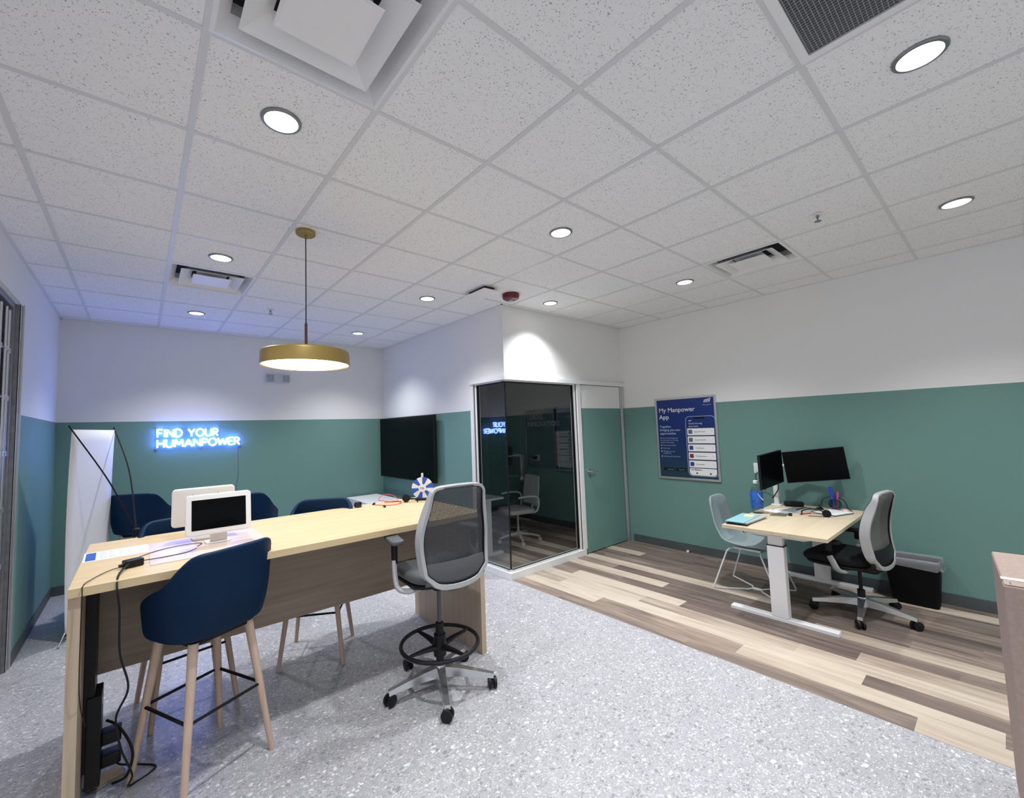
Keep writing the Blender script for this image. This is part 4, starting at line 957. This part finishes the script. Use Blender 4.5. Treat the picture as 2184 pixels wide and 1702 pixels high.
MB().loft([rr(.124, .188, .325, wob=.022), rr(.122, .186, .345, wob=.010), rr(.120, .184, .36, wob=.008), rr(.116, .180, .398, wob=.008), rr(.100, .165, .392, wob=.006), rr(.098, .162, .33, wob=.01), rr(.09, .15, .2, wob=.01)], cap=False).build('liner', M_BAG, bi, ang=180)

# ------------------------------------------------------------------ cardboard box
cb = thing('cardboard_box', (2.31, -.97, 0), 'tall brown cardboard box at the right edge of the photo', 'box', R(4))
MB().box(0, .55, -.60, 0, 0, .99).build('carton', M_CARD, cb, smooth=False, bev=.004)
MB().box(.005, .545, -.30, -.003, .991, .995).build('top_flap', M_CARD, cb, smooth=False, bev=.001)
MB().box(.07, .10, -.60, .001, .9955, .998).build('white_strap', M_PAPER, cb, smooth=False)
mb = MB()
for k in range(5): mb.box(.012, .045, -.02-k*.035, -.018-k*.035, .9955, .9962)
mb.build('slit', M_INKD, cb, smooth=False)

# ------------------------------------------------------------------ banner from behind
bn = thing('x_banner', (-.49, 4.33, 0), 'white pop-up banner seen from behind with black crossing poles by the left wall', 'banner')
BL = Vector((-.12, -.31, 0)); BR = Vector((.13, .32, 0))
def bp(u, z, off=0.): # along banner
    p = BL.lerp(BR, u); n_ = Vector((.93, -.36, 0)); s = (z-.9)/.9
    return Vector((p.x, p.y, z))+n_*(off+.02*s*s)
vs_ = []; NU, NZ = 6, 16
for i in range(NZ+1):
    z = .04+1.70*i/NZ
    for j in range(NU+1): vs_.append(bp(j/NU, z))
mb = MB().add(vs_, [(i*(NU+1)+j, i*(NU+1)+j+1, (i+1)*(NU+1)+j+1, (i+1)*(NU+1)+j) for i in range(NZ) for j in range(NU)])
o = mb.build('banner_sheet', mat('banner_back', (.74, .74, .76), .6, bump=.03), bn, ang=180, recalc=False); q = o.modifiers.new('t', 'SOLIDIFY'); q.thickness = .002
hub = Vector((.33, -.43, .83))
for u in (0, 1):
    top = bp(u, 1.735); mid = (top+hub)/2+Vector((.03, -.02, .06 if u else .0))
    MB().tube(catmull([top+(top-mid).normalized()*.02, top, mid, hub], 8), [.006]*25, 8).build('pole', M_BLK, bn)
    bot = bp(u, .05); MB().tube(catmull([hub, (hub+bot)/2+Vector((.05, -.04, 0)), bot], 8), .006, 8).build('lower_pole', M_BLK, bn)
MB().rbox(.05, .05, .07, .015, .01, tuple(hub-Vector((0, 0, .035)))).build('hub', M_BLK, bn)
MB().tube([tuple(bp(0, .08)), tuple(bp(0, .03)+Vector((-.03, -.10, -.022)))], .006, 8).tube([tuple(hub), (.42, -.30, .008)], .006, 8).build('foot', M_ALUD, bn)

# ------------------------------------------------------------------ low white cabinet
lc = thing('low_cabinet', (2.565, 4.75, 0), 'low white cabinet in the corner below the television', 'cabinet')
MB().box(-.235, .235, -.80, .80, .04, .625).build('cabinet_body', M_WPL, lc, smooth=False, bev=.002)
MB().box(-.245, .245, -.81, .81, .625, .645).build('cabinet_top', M_WPL, lc, smooth=False, bev=.002)
for k in range(3):
    d_ = MB().box(-.252, -.236, -.79+k*.53, -.27+k*.53, .05, .615).build('cabinet_door', M_FRAMEW, lc, smooth=False, bev=.002)
    MB().box(-.262, -.252, -.30+k*.53, -.29+k*.53, .45, .58).build('door_handle', M_ALU, d_, smooth=False)
pl = MB().box(-.20, .20, -.22, .22, 0, .06).build('cabinet_plinth', M_BLK, lc, smooth=False)

# ------------------------------------------------------------------ inside the booth
bd = thing('booth_desk', (3.32, 4.05, 0), 'small white desk inside the dark glass booth', 'desk')
MB().box(-.25, .25, -.75, .75, .70, .725).build('desktop', M_WPL, bd, smooth=False, bev=.002)
MB().box(-.25, -.22, -.75, .75, .25, .70).build('modesty_panel', M_WPL, bd, smooth=False)
for y in (-.70, .70):
    MB().box(-.05, .05, y-.03, y+.03, 0, .70).box(-.23, .23, y-.035, y+.035, 0, .03).build('leg', M_WPL, bd, smooth=False, bev=.003)
am_ = thing('curved_monitor_stand', (3.42, 3.75, .725), 'curved white monitor stand inside the dark glass booth', 'monitor stand')
MB().tube(catmull([(0, 0, 0), (0, 0, .30), (.06, .02, .50), (.02, .08, .62), (-.08, .12, .60)], 6), .02, 10).build('arm', M_WPL, am_)
mo_ = thing('booth_monitor', (3.28, 4.0, 1.27), 'black monitor on the arm inside the dark booth', 'monitor', R(75))
MB().rbox(.54, .025, .32, .005, .004, (0, 0, -.16)).build('casing', M_BLK, mo_); MB().box(-.26, .26, -.015, -.0128, -.15, .15).build('screen', M_SCREEN, mo_, smooth=False)
wc = thing('white_task_chair', (4.10, 3.62, 0), 'white task chair with ribbed back inside the dark glass booth', 'office chair', R(75))
mb = MB()
for k in range(5):
    a = R(72*k+20); mb.tube([(.03*math.cos(a), .03*math.sin(a), .10), (.18*math.cos(a), .18*math.sin(a), .095), (.31*math.cos(a), .31*math.sin(a), .07)], [.022, .018, .013], 8)
mb.cyl((0, 0, .07), (0, 0, .14), .035); mb.build('star_base', M_WPL, wc)
for k in range(5):
    a = R(72*k+20); MB().cyl((.31*math.cos(a)-.015, .31*math.sin(a), .028), (.31*math.cos(a)+.015, .31*math.sin(a), .028), .028, n=16).build('caster', M_WPL2, wc)
MB().cyl((0, 0, .12), (0, 0, .40), .016).build('column', M_WPL, wc)
MB().rbox(.48, .46, .06, .12, .025, (0, .02, .41)).build('seat', M_WPL2, wc)
mb = MB(); vs_ = []; NZ, NX = 14, 24
for i in range(NZ+1):
    z = .50+.42*i/NZ
    for j in range(NX+1):
        q = -1+2*j/NX; w_ = .20+.03*math.sin(math.pi*i/NZ); vs_.append((q*w_, -.24-.06*(i/NZ)+.03*q*q-.004*(j % 2), z))
mb.add(vs_, [(i*(NX+1)+j, i*(NX+1)+j+1, (i+1)*(NX+1)+j+1, (i+1)*(NX+1)+j) for i in range(NZ) for j in range(NX)])
o = mb.build('backrest', M_WPL, wc, ang=20, recalc=False); q = o.modifiers.new('t', 'SOLIDIFY'); q.thickness = .012
for s in (-1, 1): MB().tube(catmull([(s*.12, -.05, .41), (s*.24, -.18, .44), (s*.265, -.20, .62), (s*.27, -.05, .66), (s*.27, .12, .65)], 6), .014, 8).build('arm', M_WPL, wc)
MB().tube(catmull([(0, 0, .40), (0, -.22, .42), (0, -.27, .60)], 5), .03, 10, flat=.5).build('back_support', M_WPL, wc)
